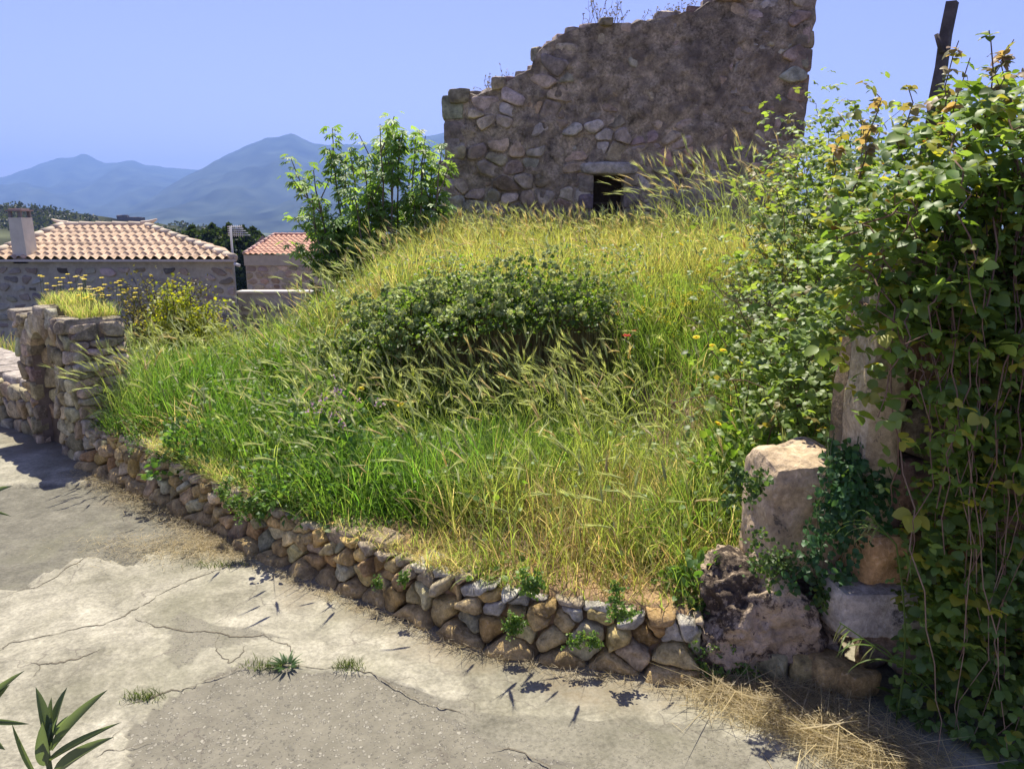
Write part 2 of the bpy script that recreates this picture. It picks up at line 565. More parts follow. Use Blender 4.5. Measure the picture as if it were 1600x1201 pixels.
def build_pavement():
    nu, nv = 470, 430
    xs = np.linspace(-9, 4.2, nu)
    V = np.zeros((nu, nv, 3))
    lim = line_y(xs) + 0.16
    for i, x in enumerate(xs):
        ys = -1.5 + (lim[i] + 1.5) * np.linspace(0, 1, nv)
        V[i, :, 0] = x; V[i, :, 1] = ys
    X, Y = V[..., 0], V[..., 1]
    wob = np.stack([X * 2.2, Y * 2.2], -1)
    X2 = X + 0.10 * fbm(wob, 4); Y2 = Y + 0.10 * fbm(wob + 40, 4)
    G = lambda pts: np.array([gnd(*p)[:2] for p in pts])
    ragg = pip(G([(225, 1096), (400, 1046), (470, 1044), (600, 1070), (700, 1112), (790, 1160), (900, 1230), (600, 1400), (150, 1300), (170, 1150)]), X2, Y2)
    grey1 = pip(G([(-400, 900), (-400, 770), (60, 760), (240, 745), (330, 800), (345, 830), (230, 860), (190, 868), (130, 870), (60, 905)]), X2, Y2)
    grey2 = pip(G([(330, 1030), (480, 1010), (330, 985), (230, 968), (240, 1060)]), X2, Y2)
    grey3 = pip(G([(620, 1085), (900, 1110), (1300, 1180), (1500, 1300), (760, 1250), (700, 1110)]), X2, Y2)
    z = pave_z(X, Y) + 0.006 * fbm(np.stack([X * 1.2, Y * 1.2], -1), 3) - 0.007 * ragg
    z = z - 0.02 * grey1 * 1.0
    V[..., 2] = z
    C = np.zeros((nu, nv, 3))
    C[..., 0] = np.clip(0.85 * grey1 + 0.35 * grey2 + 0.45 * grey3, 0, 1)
    C[..., 1] = np.clip(0.78 * ragg + 0.42 * grey2 + 0.32 * grey3, 0, 1)
    dist = line_y(X) - Y
    C[..., 2] = np.clip(1.25 - dist / 0.22 + 0.5 * fbm(np.stack([X * 5, Y * 5], -1), 3), 0, 1)
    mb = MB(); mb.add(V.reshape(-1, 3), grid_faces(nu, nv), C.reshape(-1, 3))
    # the big cracks: ragged dirt filled ribbons lying in the slab
    for cr in CRACKS:
        P = np.array([gnd(*p) for p in cr])
        t = np.linspace(0, len(P) - 1, len(P) * 14)
        Q = np.stack([np.interp(t, np.arange(len(P)), P[:, k]) for k in range(3)], 1)
        Q[:, :2] += 0.016 * np.stack([fbm(Q * 9, 5, .65), fbm(Q * 9 + 50, 5, .65)], 1)
        d = unit(np.gradient(Q, axis=0)); nrm = np.stack([-d[:, 1], d[:, 0], np.zeros(len(d))], 1)
        w = (0.0006 + 0.0042 * np.abs(fbm(Q * 9 + 9, 3)))[:, None] * (np.minimum(1, np.minimum(t, t[::-1]) / 1.5)[:, None] * 0.8 + 0.2)
        Q[:, 2] = pave_z(Q[:, 0], Q[:, 1]) + 0.006 * fbm(Q[:, :2] * 1.2, 3) + 0.002
        A, B = Q + nrm * w, Q - nrm * w
        VV = np.stack([A, B], 1).reshape(-1, 3)
        k = np.arange(len(Q) - 1) * 2
        mb.add(VV, np.stack([k, k + 1, k + 3, k + 2], 1), (0.13, 0.115, 0.085), 1)
    tag(mb.build("pavement", [M_pave, M_crack]), kind="structure")
build_pavement()

# ------------------------------------------------------------------ stone facing made of fitted stones
def clip_poly(P, n, c):
    out = []
    k = len(P)
    for i in range(k):
        a, b = P[i], P[(i + 1) % k]
        da, db = a[0] * n[0] + a[1] * n[1] - c, b[0] * n[0] + b[1] * n[1] - c
        if da <= 0: out.append(a)
        if (da < 0 < db) or (db < 0 < da):
            t = da / (da - db)
            out.append((a[0] + (b[0] - a[0]) * t, a[1] + (b[1] - a[1]) * t))
    return out

def cells(seeds, rects, asp=1.0, size=1.0):
    """Voronoi cells of seeds clipped to each seed's own rect (u0,v0,u1,v1); asp stretches along u"""
    S = np.asarray(seeds, float).copy(); S[:, 0] /= asp
    res = []
    for i in range(len(S)):
        u0, v0, u1, v1 = rects[i]
        P = [(u0 / asp, v0), (u1 / asp, v0), (u1 / asp, v1), (u0 / asp, v1)]
        d = ((S - S[i]) ** 2).sum(1)
        for j in np.argsort(d)[1:16]:
            n = S[j] - S[i]
            c = (S[j] @ S[j] - S[i] @ S[i]) / 2
            P = clip_poly(P, n, c)
            if len(P) < 3: break
        res.append(np.array([(p[0] * asp, p[1]) for p in P]) if len(P) >= 3 else None)
    return res

def stone_geo(poly, gap, depth, n=20, back=0.05, rough=0.012, freq=9.0, seed=0.0, chaikin=2, flat=1.0):
    """one pillow shaped stone over a 2-D cell; returns (u,v,depth) points and faces"""
    P = np.asarray(poly)
    c = P.mean(0)
    for _ in range(chaikin):
        Q = np.roll(P, -1, 0)
        P = np.stack([P * 0.84 + Q * 0.16, P * 0.16 + Q * 0.84], 1).reshape(-1, 2)
    L = np.concatenate([P, P[:1]])
    s = np.concatenate([[0], np.cumsum(np.linalg.norm(np.diff(L, axis=0), axis=1))])
    if s[-1] < 1e-4: return None
    t = np.linspace(0, s[-1], n, endpoint=False)
    B = np.stack([np.interp(t, s, L[:, 0]), np.interp(t, s, L[:, 1])], 1)
    r = np.linalg.norm(B - c, axis=1, keepdims=True)
    B = c + (B - c) * np.clip(1 - gap / np.maximum(r, 1e-3), 0.3, 1)
    rings = [(1.0, -back), (1.0, 0.0), (0.985, 0.5 * depth), (0.93, 0.88 * depth), (0.68, 0.99 * depth), (0.32, depth * flat)]
    V = []
    for k, z in rings:
        p = c + (B - c) * k
        V.append(np.concatenate([p, np.full((n, 1), z)], 1))
    V.append(np.array([[c[0], c[1], depth * flat]]))
    V = np.concatenate(V)
    q = V * freq + seed
    tilt = np.array([math.sin(seed * 3.7), math.cos(seed * 5.1)]) * 0.16
    V[:, 2] += (V[:, 2] > -back * 0.5) * ((V[:, :2] - c) @ tilt)
    V[:, 2] += fbm(q, 3) * rough * (V[:, 2] > -back * 0.5)
    V[:, 0] += fbm(q + 31, 3) * rough * 0.6
    V[:, 1] += fbm(q + 67, 3) * rough * 0.6
    F = []
    m = len(rings)
    a = np.arange(n); a2 = (a + 1) % n
    for i in range(m - 1):
        F.append(np.stack([i * n + a, i * n + a2, (i + 1) * n + a2, (i + 1) * n + a], 1))
    T = np.stack([(m - 1) * n + a, (m - 1) * n + a2, np.full(n, m * n)], 1)
    return V, [np.concatenate(F), T]

def pal(pals, rr=None):
    p = pals[rng.integers(len(pals))]
    return np.clip(np.array(p) * (1 + (0.12 if pals is PAL_RUIN else 0.2) * rng.standard_normal()) * (1 + 0.05 * rng.standard_normal(3)), 0.02, 0.8)

def facing(mb, o, u, v, n, width, height, su, sv, gap, depth, pals, jitter=0.35, top=None, holes=(), nseg=16, rough=0.012,
           freq=9, chaikin=2, back=0.05, skip=0.0, each=None, vary=0.5):
    """cover a rectangle (origin o, axes u,v, outward normal n) with fitted stones"""
    o, u, v, n = (np.asarray(k, float) for k in (o, u, v, n))
    S = []
    rows = max(1, int(round(height / sv)))
    for r in range(rows):
        cu = max(1, int(round(width / su)))
        for k in range(cu):
            S.append(((k + 0.5 + 0.5 * (r % 2) - 0.25 + jitter * rng.uniform(-1, 1)) * width / cu, (r + 0.5 + jitter * rng.uniform(-1, 1)) * height / rows))
    S = [s for s in S if not any(h[0] < s[0] < h[2] and h[1] < s[1] < h[3] for h in holes)]
    tp = [(top(s[0]) if top else height) for s in S]
    keep = [i for i in range(len(S)) if S[i][1] < tp[i] - 0.02]
    S = [S[i] for i in keep]; tp = [tp[i] for i in keep]
    R_ = [(0, 0, width, t) for t in tp] if not top else [(max(0, q[0] - su), 0, min(width, q[0] + su), t) for q, t in zip(S, tp)]
    for i, s in enumerate(S):
        u0, v0, u1, v1 = R_[i]
        for h in holes:
            if h[1] - 0.05 < s[1] < h[3] + 0.02:
                if s[0] <= h[0]: u1 = min(u1, h[0])
                elif s[0] >= h[2]: u0 = max(u0, h[2])
            elif h[0] < s[0] < h[2]:
                if s[1] >= h[3]: v0 = max(v0, h[3])
                else: v1 = min(v1, h[1])
        R_[i] = (u0, v0, u1, v1)
    for i, P in enumerate(cells(S, R_, su / sv)):
        if P is None or rng.random() < skip: continue
        dp = depth * (1 - vary + 2 * vary * rng.random())
        g = stone_geo(P, gap, dp, nseg, back, rough, freq, rng.uniform(0, 90), chaikin)
        if g is None: continue
        V, F = g
        W = o + V[:, :1] * u + V[:, 1:2] * v + V[:, 2:] * n
        c = pal(pals)
        if each: each(W, F, c, S[i])
        else: mb.add(W, F, c)

PAL_WALL = [(0.52, 0.385, 0.165), (0.56, 0.43, 0.2), (0.44, 0.31, 0.13), (0.56, 0.46, 0.25), (0.50, 0.34, 0.125), (0.54, 0.47, 0.28)]
PAL_RUIN = [(0.47, 0.385, 0.27), (0.44, 0.36, 0.25), (0.49, 0.41, 0.30), (0.46, 0.35, 0.23), (0.48, 0.41, 0.31)]
PAL_GATE = [(0.44, 0.38, 0.23), (0.39, 0.33, 0.2), (0.48, 0.42, 0.28), (0.42, 0.34, 0.19)]

# ------------------------------------------------------------------ retaining wall along the pavement
def build_retaining_wall():
    root = thing("retaining_wall", "low dry stone retaining wall of brown and white rubble along the concrete pavement", "wall", (*WALL[4], 0))
    Ltot = WALL_S[-1]
    # earth core behind the stones
    ss = np.linspace(0, Ltot, 120)
    P, H = wall_at(ss)
    T = unit(np.gradient(P, axis=0)); N = np.stack([T[:, 1], -T[:, 0]], 1)
    if (N[60] @ np.array([0, -1])) < 0: N = -N
    prof = [(-0.04, -0.05), (-0.06, 0.5), (-0.085, 0.93), (-0.14, 0.97), (-0.34, 0.95)]
    V = np.zeros((len(ss), len(prof), 3))
    for k, (off, hh) in enumerate(prof):
        V[:, k, :2] = P + N * off
        V[:, k, 2] = H * hh
    V += 0.012 * np.stack([fbm(V * 7, 3), fbm(V * 7 + 20, 3), fbm(V * 7 + 40, 3)], -1)
    core = MB(); core.add(V.reshape(-1, 3), grid_faces(len(ss), len(prof)), (0.26, 0.175, 0.095))
    core.build("earth_core", M_soil, root)
    # seeds: three to four irregular courses in (s, v) space
    S, RECT = [], []
    s = 0.02
    def course(v0, v1, wmin, wmax, jit):
        s = rng.uniform(-0.05, 0.05)
        while s < Ltot:
            w = rng.uniform(wmin, wmax)
            S.append((s + w / 2, rng.uniform(v0, v1) + rng.uniform(-jit, jit))); s += w
    course(0.12, 0.17, 0.12, 0.34, 0.03)
    course(0.38, 0.46, 0.06, 0.19, 0.09)
    course(0.58, 0.66, 0.06, 0.16, 0.09)
    course(0.78, 0.82, 0.07, 0.16, 0.06)
    course(0.94, 0.97, 0.07, 0.20, 0.03)
    S = np.array(S)
    Hs = np.interp(S[:, 0], WALL_S, WALL_H)
    S[:, 1] = S[:, 1] * Hs
    rect = [(max(-0.05, a - 0.3), 0.0, min(Ltot + 0.05, a + 0.3), h * rng.uniform(0.95, 1.06)) for (a, b), h in zip(S, Hs)]
    C = cells(S, rect, 1.25)
    stones = []
    for (a, b), poly, h in zip(S, C, Hs):
        if poly is None: continue
        f = b / h
        dp = rng.uniform(0.04, 0.085) + (0.03 if f < 0.3 else 0)
        g = stone_geo(poly, 0.0035, dp, 30, 0.07, 0.017, 15, rng.uniform(0, 90), 2)
        if g is None: continue
        V, F = g
        p, _ = wall_at(np.clip(V[:, 0], 0, Ltot))
        ex = V[:, 0] - np.clip(V[:, 0], 0, Ltot)
        t = np.stack([np.interp(V[:, 0], ss, T[:, 0]), np.interp(V[:, 0], ss, T[:, 1])], 1)
        n = np.stack([np.interp(V[:, 0], ss, N[:, 0]), np.interp(V[:, 0], ss, N[:, 1])], 1)
        batter = -0.05 * (V[:, 1] / h) ** 1.0
        W = np.zeros((len(V), 3))
        W[:, :2] = p + t * ex[:, None] + n * (V[:, 2] - 0.045 + batter + rng.uniform(-0.012, 0.012))[:, None]
        W[:, 2] = V[:, 1] - 0.015
        c = pal(PAL_WALL)
        white = False
        near = a / Ltot
        if f > 0.8 and near > 0.72 and rng.random() < 0.5 or (f > 0.3 and near > 0.78 and rng.random() < 0.16):
            c = np.array([0.48, 0.45, 0.37]) * rng.uniform(0.85, 1.1); white = True
        elif f < 0.3:
            c = np.array([0.48, 0.345, 0.15]) * rng.uniform(0.8, 1.15)
        elif f > 0.8 and rng.random() < 0.5:
            c = np.array([0.45, 0.37, 0.25]) * rng.uniform(0.85, 1.1)
        # top course stones run back into the bank as caps
        if f > 0.78:
            top = W[:, 2] > 0
            W[:, :2] += 0
        stones.append((np.linalg.norm(p.mean(0)), W, F, c, white, f))
    # capping stones lying along the top, seen from above
    s = 0.0
    while s < Ltot - 0.05:
        w = rng.uniform(0.13, 0.26)
        (p,), (h,) = wall_at(np.array([min(s + w / 2, Ltot)]))
        k = np.argmin(np.abs(ss - s - w / 2))
        mbx = MB()
        dpt = rng.uniform(0.12, 0.2)
        box(mbx, (0, 0, 0), (w * 0.97, dpt, rng.uniform(0.055, 0.09)), 0, (0, 0, 0), 0, 6, 0.014, 9, 0.8)
        V = mbx.v[0] + 0
        ang = math.atan2(T[k, 1], T[k, 0]) + rng.uniform(-0.2, 0.2)
        ca, sa = math.cos(ang), math.sin(ang)
        W = np.stack([V[:, 0] * ca - V[:, 1] * sa, V[:, 0] * sa + V[:, 1] * ca, V[:, 2]], 1)
        W[:, :2] += p - N[k] * (0.085 + dpt * 0.3)
        W[:, 2] += h - 0.035 + rng.uniform(-0.01, 0.012)
        c = np.array([0.36, 0.28, 0.185]) * rng.uniform(0.8, 1.12)
        near = s / Ltot
        if near > 0.66 and rng.random() < 0.6: c = np.array([0.36, 0.32, 0.25])
        if rng.random() < 0.6:
            stones.append((np.linalg.norm(p), W, [mbx.f[0]], c, False, 1.0))
        s += w
    stones.sort(key=lambda q: q[0])
    rest = MB()
    for i, (_, W, F, c, white, f) in enumerate(stones):
        if i < 98:
            mb = MB(); mb.add(W, F, c)
            o = mb.build("stone", M_rubble, root)
            if white: o["label"] = "pale grey white stone among brown ones"
        else:
            rest.add(W, F, c)
    tag(rest.build("stonework", M_rubble, root), kind="stuff")
build_retaining_wall()

# ------------------------------------------------------------------ gate with blocked doorway at the left
def build_gate():
    A = gnd(134, 723)[:2]; B = gnd(52, 684)[:2]         # right and left foot of the front face
    e = unit(B - A)
    nrm = np.array([-e[1], e[0]])
    if nrm[1] > 0: nrm = -nrm                             # front normal, towards the pavement
    L = np.linalg.norm(B - A)
    H = at(100, 492, A[1] + 0.05)[2]
    TH = 0.36
    root = thing("stone_gate", "weathered rubble stone gate with blocked arched doorway and grassy top", "gate", (*((A + B) / 2), 0))
    U = np.array([e[0], e[1], 0]); Vv = np.array([0, 0, 1.0]); Nn = np.array([nrm[0], nrm[1], 0])
    O = np.array([A[0], A[1], -0.03])
    ja, jb = 0.38 * L, 0.78 * L
    spr = 0.70 * H
    def topz(u):
        k = u / L
        return H * (1 + 0.07 * math.sin(min(max((k - 0.25) / 0.5, 0), 1) * math.pi))
    fr = MB()
    def arch(u):
        r = (jb - ja) / 2
        x = (u - (ja + jb) / 2) / r
        return spr + 0.18 * H * math.sqrt(max(0, 1 - x * x))
    # jambs
    facing(fr, O, U, Vv, Nn, ja, H, 0.13, 0.10, 0.002, 0.022, PAL_GATE, top=lambda u: topz(u), nseg=18, rough=0.016)
    fr.build("jamb", M_rubble, root); fr = MB()
    facing(fr, O + U * jb, U, Vv, Nn, L - jb, H * 0.98, 0.13, 0.10, 0.002, 0.022, PAL_GATE, nseg=18, rough=0.016)
    fr.build("jamb", M_rubble, root)
    # arch voussoirs
    vs = MB()
    K = 9
    for i in range(K):
        a = math.pi * (i + 0.5) / K
        r = (jb - ja) / 2
        um = (ja + jb) / 2 - math.cos(a) * (r + 0.05); zm = spr + math.sin(a) * (0.18 * H + 0.06)
        c = O + U * um + Vv * zm + Nn * (-0.15)
        mbx = MB(); box(mbx, (0, 0, 0), (0.10, 0.34, 0.15), 0, (0, 0, 0), 0, 5, 0.008, 9, 0.6)
        P = mbx.v[0]
        ra = math.pi / 2 - a
        x = P[:, 0] * math.cos(ra) + P[:, 2] * math.sin(ra); z = -P[:, 0] * math.sin(ra) + P[:, 2] * math.cos(ra)
        W = c - U * (-x[:, None]) * -1 + Vv * z[:, None] + Nn * P[:, 1:2]
        vs.add(W, mbx.f[0], pal(PAL_GATE))
    vs.build("arch_stones", M_rubble, root)
    # blocked doorway, set back
    bl = MB()
    facing(bl, O + U * ja - Nn * 0.11, U, Vv, Nn, jb - ja, spr + 0.2 * H, 0.2, 0.15, 0.003, 0.03, PAL_GATE, nseg=14, top=lambda u: arch(u + ja) + 0.03)
    bl.build("blocked_doorway", M_rubble, root)
    # end face to the right: thin laid slabs
    en = MB()
    Eo = O - Nn * TH
    facing(en, Eo, Nn, Vv, -U, TH, H * 0.97, 0.17, 0.056, 0.003, 0.03, [(0.52, 0.44, 0.31), (0.46, 0.38, 0.26), (0.56, 0.49, 0.37)], nseg=16, jitter=0.42, rough=0.014, vary=0.8)
    en.build("end_stonework", M_rubble, root)
    # solid core
    co = MB()
    def slab(u0, u1, n0, n1, z0, z1, colr=(0.2, 0.16, 0.12)):
        q = [O + U * a + Nn * b + Vv * c for a in (u0, u1) for b in (n0, n1) for c in (z0, z1)]
        co.add(np.array(q), np.array([(0, 1, 3, 2), (4, 6, 7, 5), (0, 4, 5, 1), (2, 3, 7, 6), (0, 2, 6, 4), (1, 5, 7, 3)]), colr)
    slab(0.01, ja, -TH, -0.005, 0, H * 0.93)
    slab(jb, L - 0.01, -TH, -0.005, 0, H * 0.93)
    slab(ja + 0.003, jb - 0.003, -TH, -0.115, 0, H * 0.93)
    slab(ja, jb, -TH, -0.01, spr + 0.19 * H, H * 0.99)
    co.build("core", M_soil, root, False)
    # capping slabs
    cp = MB()
    u = 0.0
    while u < L:
        w = rng.uniform(0.16, 0.3)
        for b in (0.04, 0.2):
            mbx = MB(); box(mbx, (0, 0, 0), (w, rng.uniform(0.2, 0.27), rng.uniform(0.05, 0.1)), 0, (0, 0, 0), 0, 6, 0.014, 8, 0.5)
            P = mbx.v[0]
            c = O + U * (u + w / 2) - Nn * (b + 0.07) + Vv * (topz(u + w / 2) - 0.05 + rng.uniform(-0.015, 0.015))
            cp.add(c + P[:, :1] * U + P[:, 1:2] * Nn + P[:, 2:] * Vv, mbx.f[0], np.array([0.38, 0.33, 0.25]) * rng.uniform(0.8, 1.15))
        u += w * 0.97
    cp.build("coping_stones", M_rubble, root)
    return O, U, Nn, L, TH, H, topz
GATE = build_gate()

def build_low_wall():
    O, U, Nn, L, TH, H, _ = GATE
    root = thing("low_wall", "low rubble wall left of the stone gate with a flat paved top", "wall", tuple(O + U * (L + 0.8)))
    W, h = 3.2, 0.40
    f = MB(); facing(f, O + U * (L + 0.02) - Nn * 0.05 + np.array([0, 0, -0.45]), U, np.array([0, 0, 1.0]), Nn, W, h + 0.45, 0.2, 0.14, 0.004, 0.035, PAL_GATE, nseg=14)
    f.build("stonework", M_rubble, root)
    t = MB(); u = 0
    while u < W:
        w = rng.uniform(0.25, 0.45)
        mbx = MB(); box(mbx, (0, 0, 0), (w * 0.97, 0.46, 0.09), 0, (0, 0, 0), 0, 6, 0.015, 6, 0.4)
        P = mbx.v[0]; c = O + U * (L + 0.02 + u + w / 2) - Nn * 0.28 + np.array([0, 0, h])
        t.add(c + P[:, :1] * U + P[:, 1:2] * Nn + P[:, 2:] * np.array([0, 0, 1.0]), mbx.f[0], np.array([0.42, 0.37, 0.31]) * rng.uniform(0.85, 1.1))
        u += w
    t.build("coping_stones", M_rubble, root)
build_low_wall()

# ------------------------------------------------------------------ ruined house wall
RY = 10.8
RUIN_TOP = [(690, 262), (696, 258), (697, 152), (712, 147), (735, 147), (746, 152), (766, 142), (788, 128), (800, 122), (830, 112), (836, 90), (850, 72), (868, 60), (890, 46), (920, 39),
            (950, 36), (985, 39), (1000, 33), (1040, 28), (1060, 27), (1085, 20), (1108, 4), (1140, -4), (1200, -8), (1262, -10)]
def build_ruin():
    pts = np.array([at(px, py, RY) for px, py in RUIN_TOP])
    x0, x1 = at(697, 300, RY)[0], at(1259, 150, RY)[0]
    zb = 0.75
    root = thing("ruined_house_wall", "tall ruined rubble stone wall with broken stepped top and small dark window", "ruin", ((x0 + x1) / 2, RY, zb))
    prof = pts[2:]
    def top(x):
        return float(np.interp(x, prof[:, 0], prof[:, 2])) + 0.035 * float(fbm(np.array([x * 4.0, 3.3]), 3))
    wx0, wx1 = at(926, 300, RY)[0], at(974, 300, RY)[0]
    wz1, wz0 = at(950, 272, RY)[2], at(950, 352, RY)[2]
    nu, nv = 190, 130
    xs = np.linspace(x0, x1, nu)
    F_ = np.zeros((nu, nv, 3))
    for i, x in enumerate(xs):
        F_[i, :, 0] = x; F_[i, :, 2] = np.linspace(zb, top(x), nv); F_[i, :, 1] = RY
    q = F_.copy()
    n_ = fbm(q * 2.2, 5)
    big = sstep(0.0, 0.6, fbm(q * 0.7 + 5, 3))
    F_[..., 1] += 0.035 * n_ + 0.02 * fbm(q * 9, 2)
    ed = np.minimum(np.arange(nu), np.arange(nu)[::-1])[:, None]
    F_[..., 0] += (ed < 3) * 0.05 * fbm(np.stack([q[..., 2] * 3.0, q[..., 0] * 0], -1), 3)
    rgt = (xs[:, None] - x0) / (x1 - x0)
    colr = np.stack([0.58 + 0 * n_, 0.475 + 0 * n_, 0.32 + 0 * n_], -1) * (1 + 0.25 * n_)[..., None]
    stain = sstep(0.1, 0.7, fbm(np.stack([q[..., 0] * 2.0, q[..., 2] * 0.45], -1) + 3, 4) + 0.5 * sstep(0.45, 0.8, rgt) - 0.2)
    colr = colr * (1 - 0.3 * stain)[..., None] 
    fc = grid_faces(nu, nv)
    cen = F_.reshape(-1, 3)[fc].mean(1)
    hole = (cen[:, 0] > wx0) & (cen[:, 0] < wx1) & (cen[:, 2] > wz0) & (cen[:, 2] < wz1)
    mb = MB(); mb.add(F_.reshape(-1, 3), fc[~hole], np.clip(colr.reshape(-1, 3), 0.02, 1))
    # thickness: back, top and ends
    B_ = F_.copy(); B_[..., 1] = RY + 0.62 + 0.03 * fbm(q * 2 + 9, 3)
    mb.add(B_.reshape(-1, 3), fc[~hole][:, ::-1], (0.24, 0.2, 0.17))
    T_ = np.stack([F_[:, -1], F_[:, -1] * 0.5 + B_[:, -1] * 0.5 + np.array([0, 0, 0.06]), B_[:, -1]], 1)
    T_[:, 1, 2] += 0.05 * fbm(T_[:, 1] * 5, 3)
    mb.add(T_.reshape(-1, 3), grid_faces(nu, 3), (0.30, 0.26, 0.22))
    for i in (0, nu - 1):
        E = np.stack([F_[i], B_[i]], 0)
        mb.add(E.reshape(-1, 3), grid_faces(2, nv), (0.25, 0.21, 0.18))
    mb.build("mortared_wall", M_mortar, root)
    # stones standing proud of the mortar
    st = MB()
    W, Ht = x1 - x0, 4.2
    def each(Wv, F, c, s):
        u = s[0] / W; z = zb + s[1]
        tz = top(x0 + s[0])
        # lower left is stony, upper right is plastered over
        vis = 0.74 - 0.5 * sstep(0.2, 0.7, u) * sstep(1.6, 2.4, z) - 0.4 * sstep(2.2, 3.2, z)
        if z < 2.0: vis = 0.84
        if u > 0.93: vis = 0.8
        ok = rng.random() < vis
        light = rng.random() < 0.05
        cc = np.array([0.58, 0.52, 0.43]) * rng.uniform(0.85, 1.1) if light else c
        if not ok:
            Wv = Wv + np.array([0, 0.05, 0])
        st.add(Wv, F, cc)
    holes = [(wx0 - x0 - 0.02, wz0 - zb, wx1 - x0 + 0.02, wz1 - zb + 0.16)]
    facing(st, (x0, RY - 0.0, zb), (1, 0, 0), (0, 0, 1), (0, -1, 0), W, Ht, 0.27, 0.19, 0.012, 0.028, PAL_RUIN, jitter=0.46, top=lambda u: min(top(x0 + u + k) for k in (-.3, -.2, -.1, 0, .1, .2)) - zb,
           holes=holes, nseg=18, rough=0.018, freq=6, each=each, vary=0.85, back=0.06)
    # quoins on both ends and rubble along the broken top
    z = zb
    while z < top(x1 - 0.1) - 0.1:
        h = rng.uniform(0.18, 0.34)
        w = rng.uniform(0.3, 0.6)
        box(st, (x1 - w / 2 + rng.uniform(-0.02, 0.07), RY + 0.195, z + h / 2), (w, 0.42, h * 0.97), 0, pal(PAL_RUIN) * 0.85, 0, 6, 0.03, 4, 0.5)
        z += h
    z = zb
    while z < top(x0 + 0.1) - 0.1:
        h = rng.uniform(0.2, 0.38)
        w = rng.uniform(0.25, 0.45)
        low = z < at(690, 262, RY)[2]
        box(st, (x0 + w / 2 - (0.10 if low else 0.02) - rng.uniform(0, 0.03), RY + 0.195, z + h / 2), (w, 0.44, h * 0.97), 0, pal(PAL_RUIN) * 0.9, 0, 6, 0.03, 4, 0.6)
        z += h
    x = x0 + 0.05
    while x < x1 - 0.05:
        w = rng.uniform(0.12, 0.3)
        if abs(top(x + w) - top(x)) > 0.12 or abs(top(x - 0.05) - top(x)) > 0.12: w = 0.09
        box(st, (x + w / 2, RY + rng.uniform(0.1, 0.35), top(x + w / 2) + rng.uniform(-0.07, 0.02)), (w, rng.uniform(0.2, 0.4), rng.uniform(0.1, 0.2)), rng.uniform(-0.4, 0.4), pal(PAL_RUIN) * 0.9, 0, 6, 0.03, 5, 0.6)
        x += w * 0.8
    st.build("stones", M_ruin, root)
    # window: lintel, jambs, sill, crossbar, and a near-black panel added to keep the opening dark
    l = MB(); cx = (wx0 + wx1) / 2
    box(l, (cx - 0.02, RY + 0.1, wz1 + 0.075), (0.78, 0.40, 0.155), 0, (0.46, 0.42, 0.34), 0, 10, 0.04, 3, 0.7)
    lo = l.build("lintel", M_ruin, root)
    wroot = MB()
    for sx, xx in ((-1, wx0 - 0.1), (1, wx1 + 0.11)):
        z = wz0
        while z < wz1 - 0.02:
            h = min(rng.uniform(0.2, 0.4), wz1 - z)
            box(wroot, (xx, RY + 0.16, z + h / 2), (0.22, 0.44, h * 0.97), 0, pal([(0.36, 0.29, 0.2), (0.34, 0.3, 0.25)]), 0, 6, 0.02, 4, 0.5)
            z += h
    fr = wroot.build("window", M_ruin, root)
    sh = MB()
    box(sh, (cx, RY + 0.34, (wz0 + wz1) / 2), (wx1 - wx0 + 0.06, 0.03, wz1 - wz0 + 0.04), 0, (0.035, 0.026, 0.016), 0, 2)
    box(sh, (cx, RY + 0.30, wz0 + (wz1 - wz0) * 0.44), (wx1 - wx0, 0.04, 0.035), 0, (0.07, 0.055, 0.04), 0, 2)
    sh.build("blackout_panel", M_wood, fr, False)
    # side and back walls of the ruin, lower and behind
    side = MB()
    for xx in (x0 + 0.3, x1 - 0.3):
        tpz = (2.2 if xx < 1 else 3.6)
        box(side, (xx, RY + 0.63 + 1.9, (zb + tpz) / 2 - 0.2), (0.55, 3.8, tpz - zb), 0, (0.25, 0.21, 0.18), 0, 14, 0.09, 1.5)
    side.build("side_walls", M_mortar, root)
    return x0, x1, top
RUIN = build_ruin()

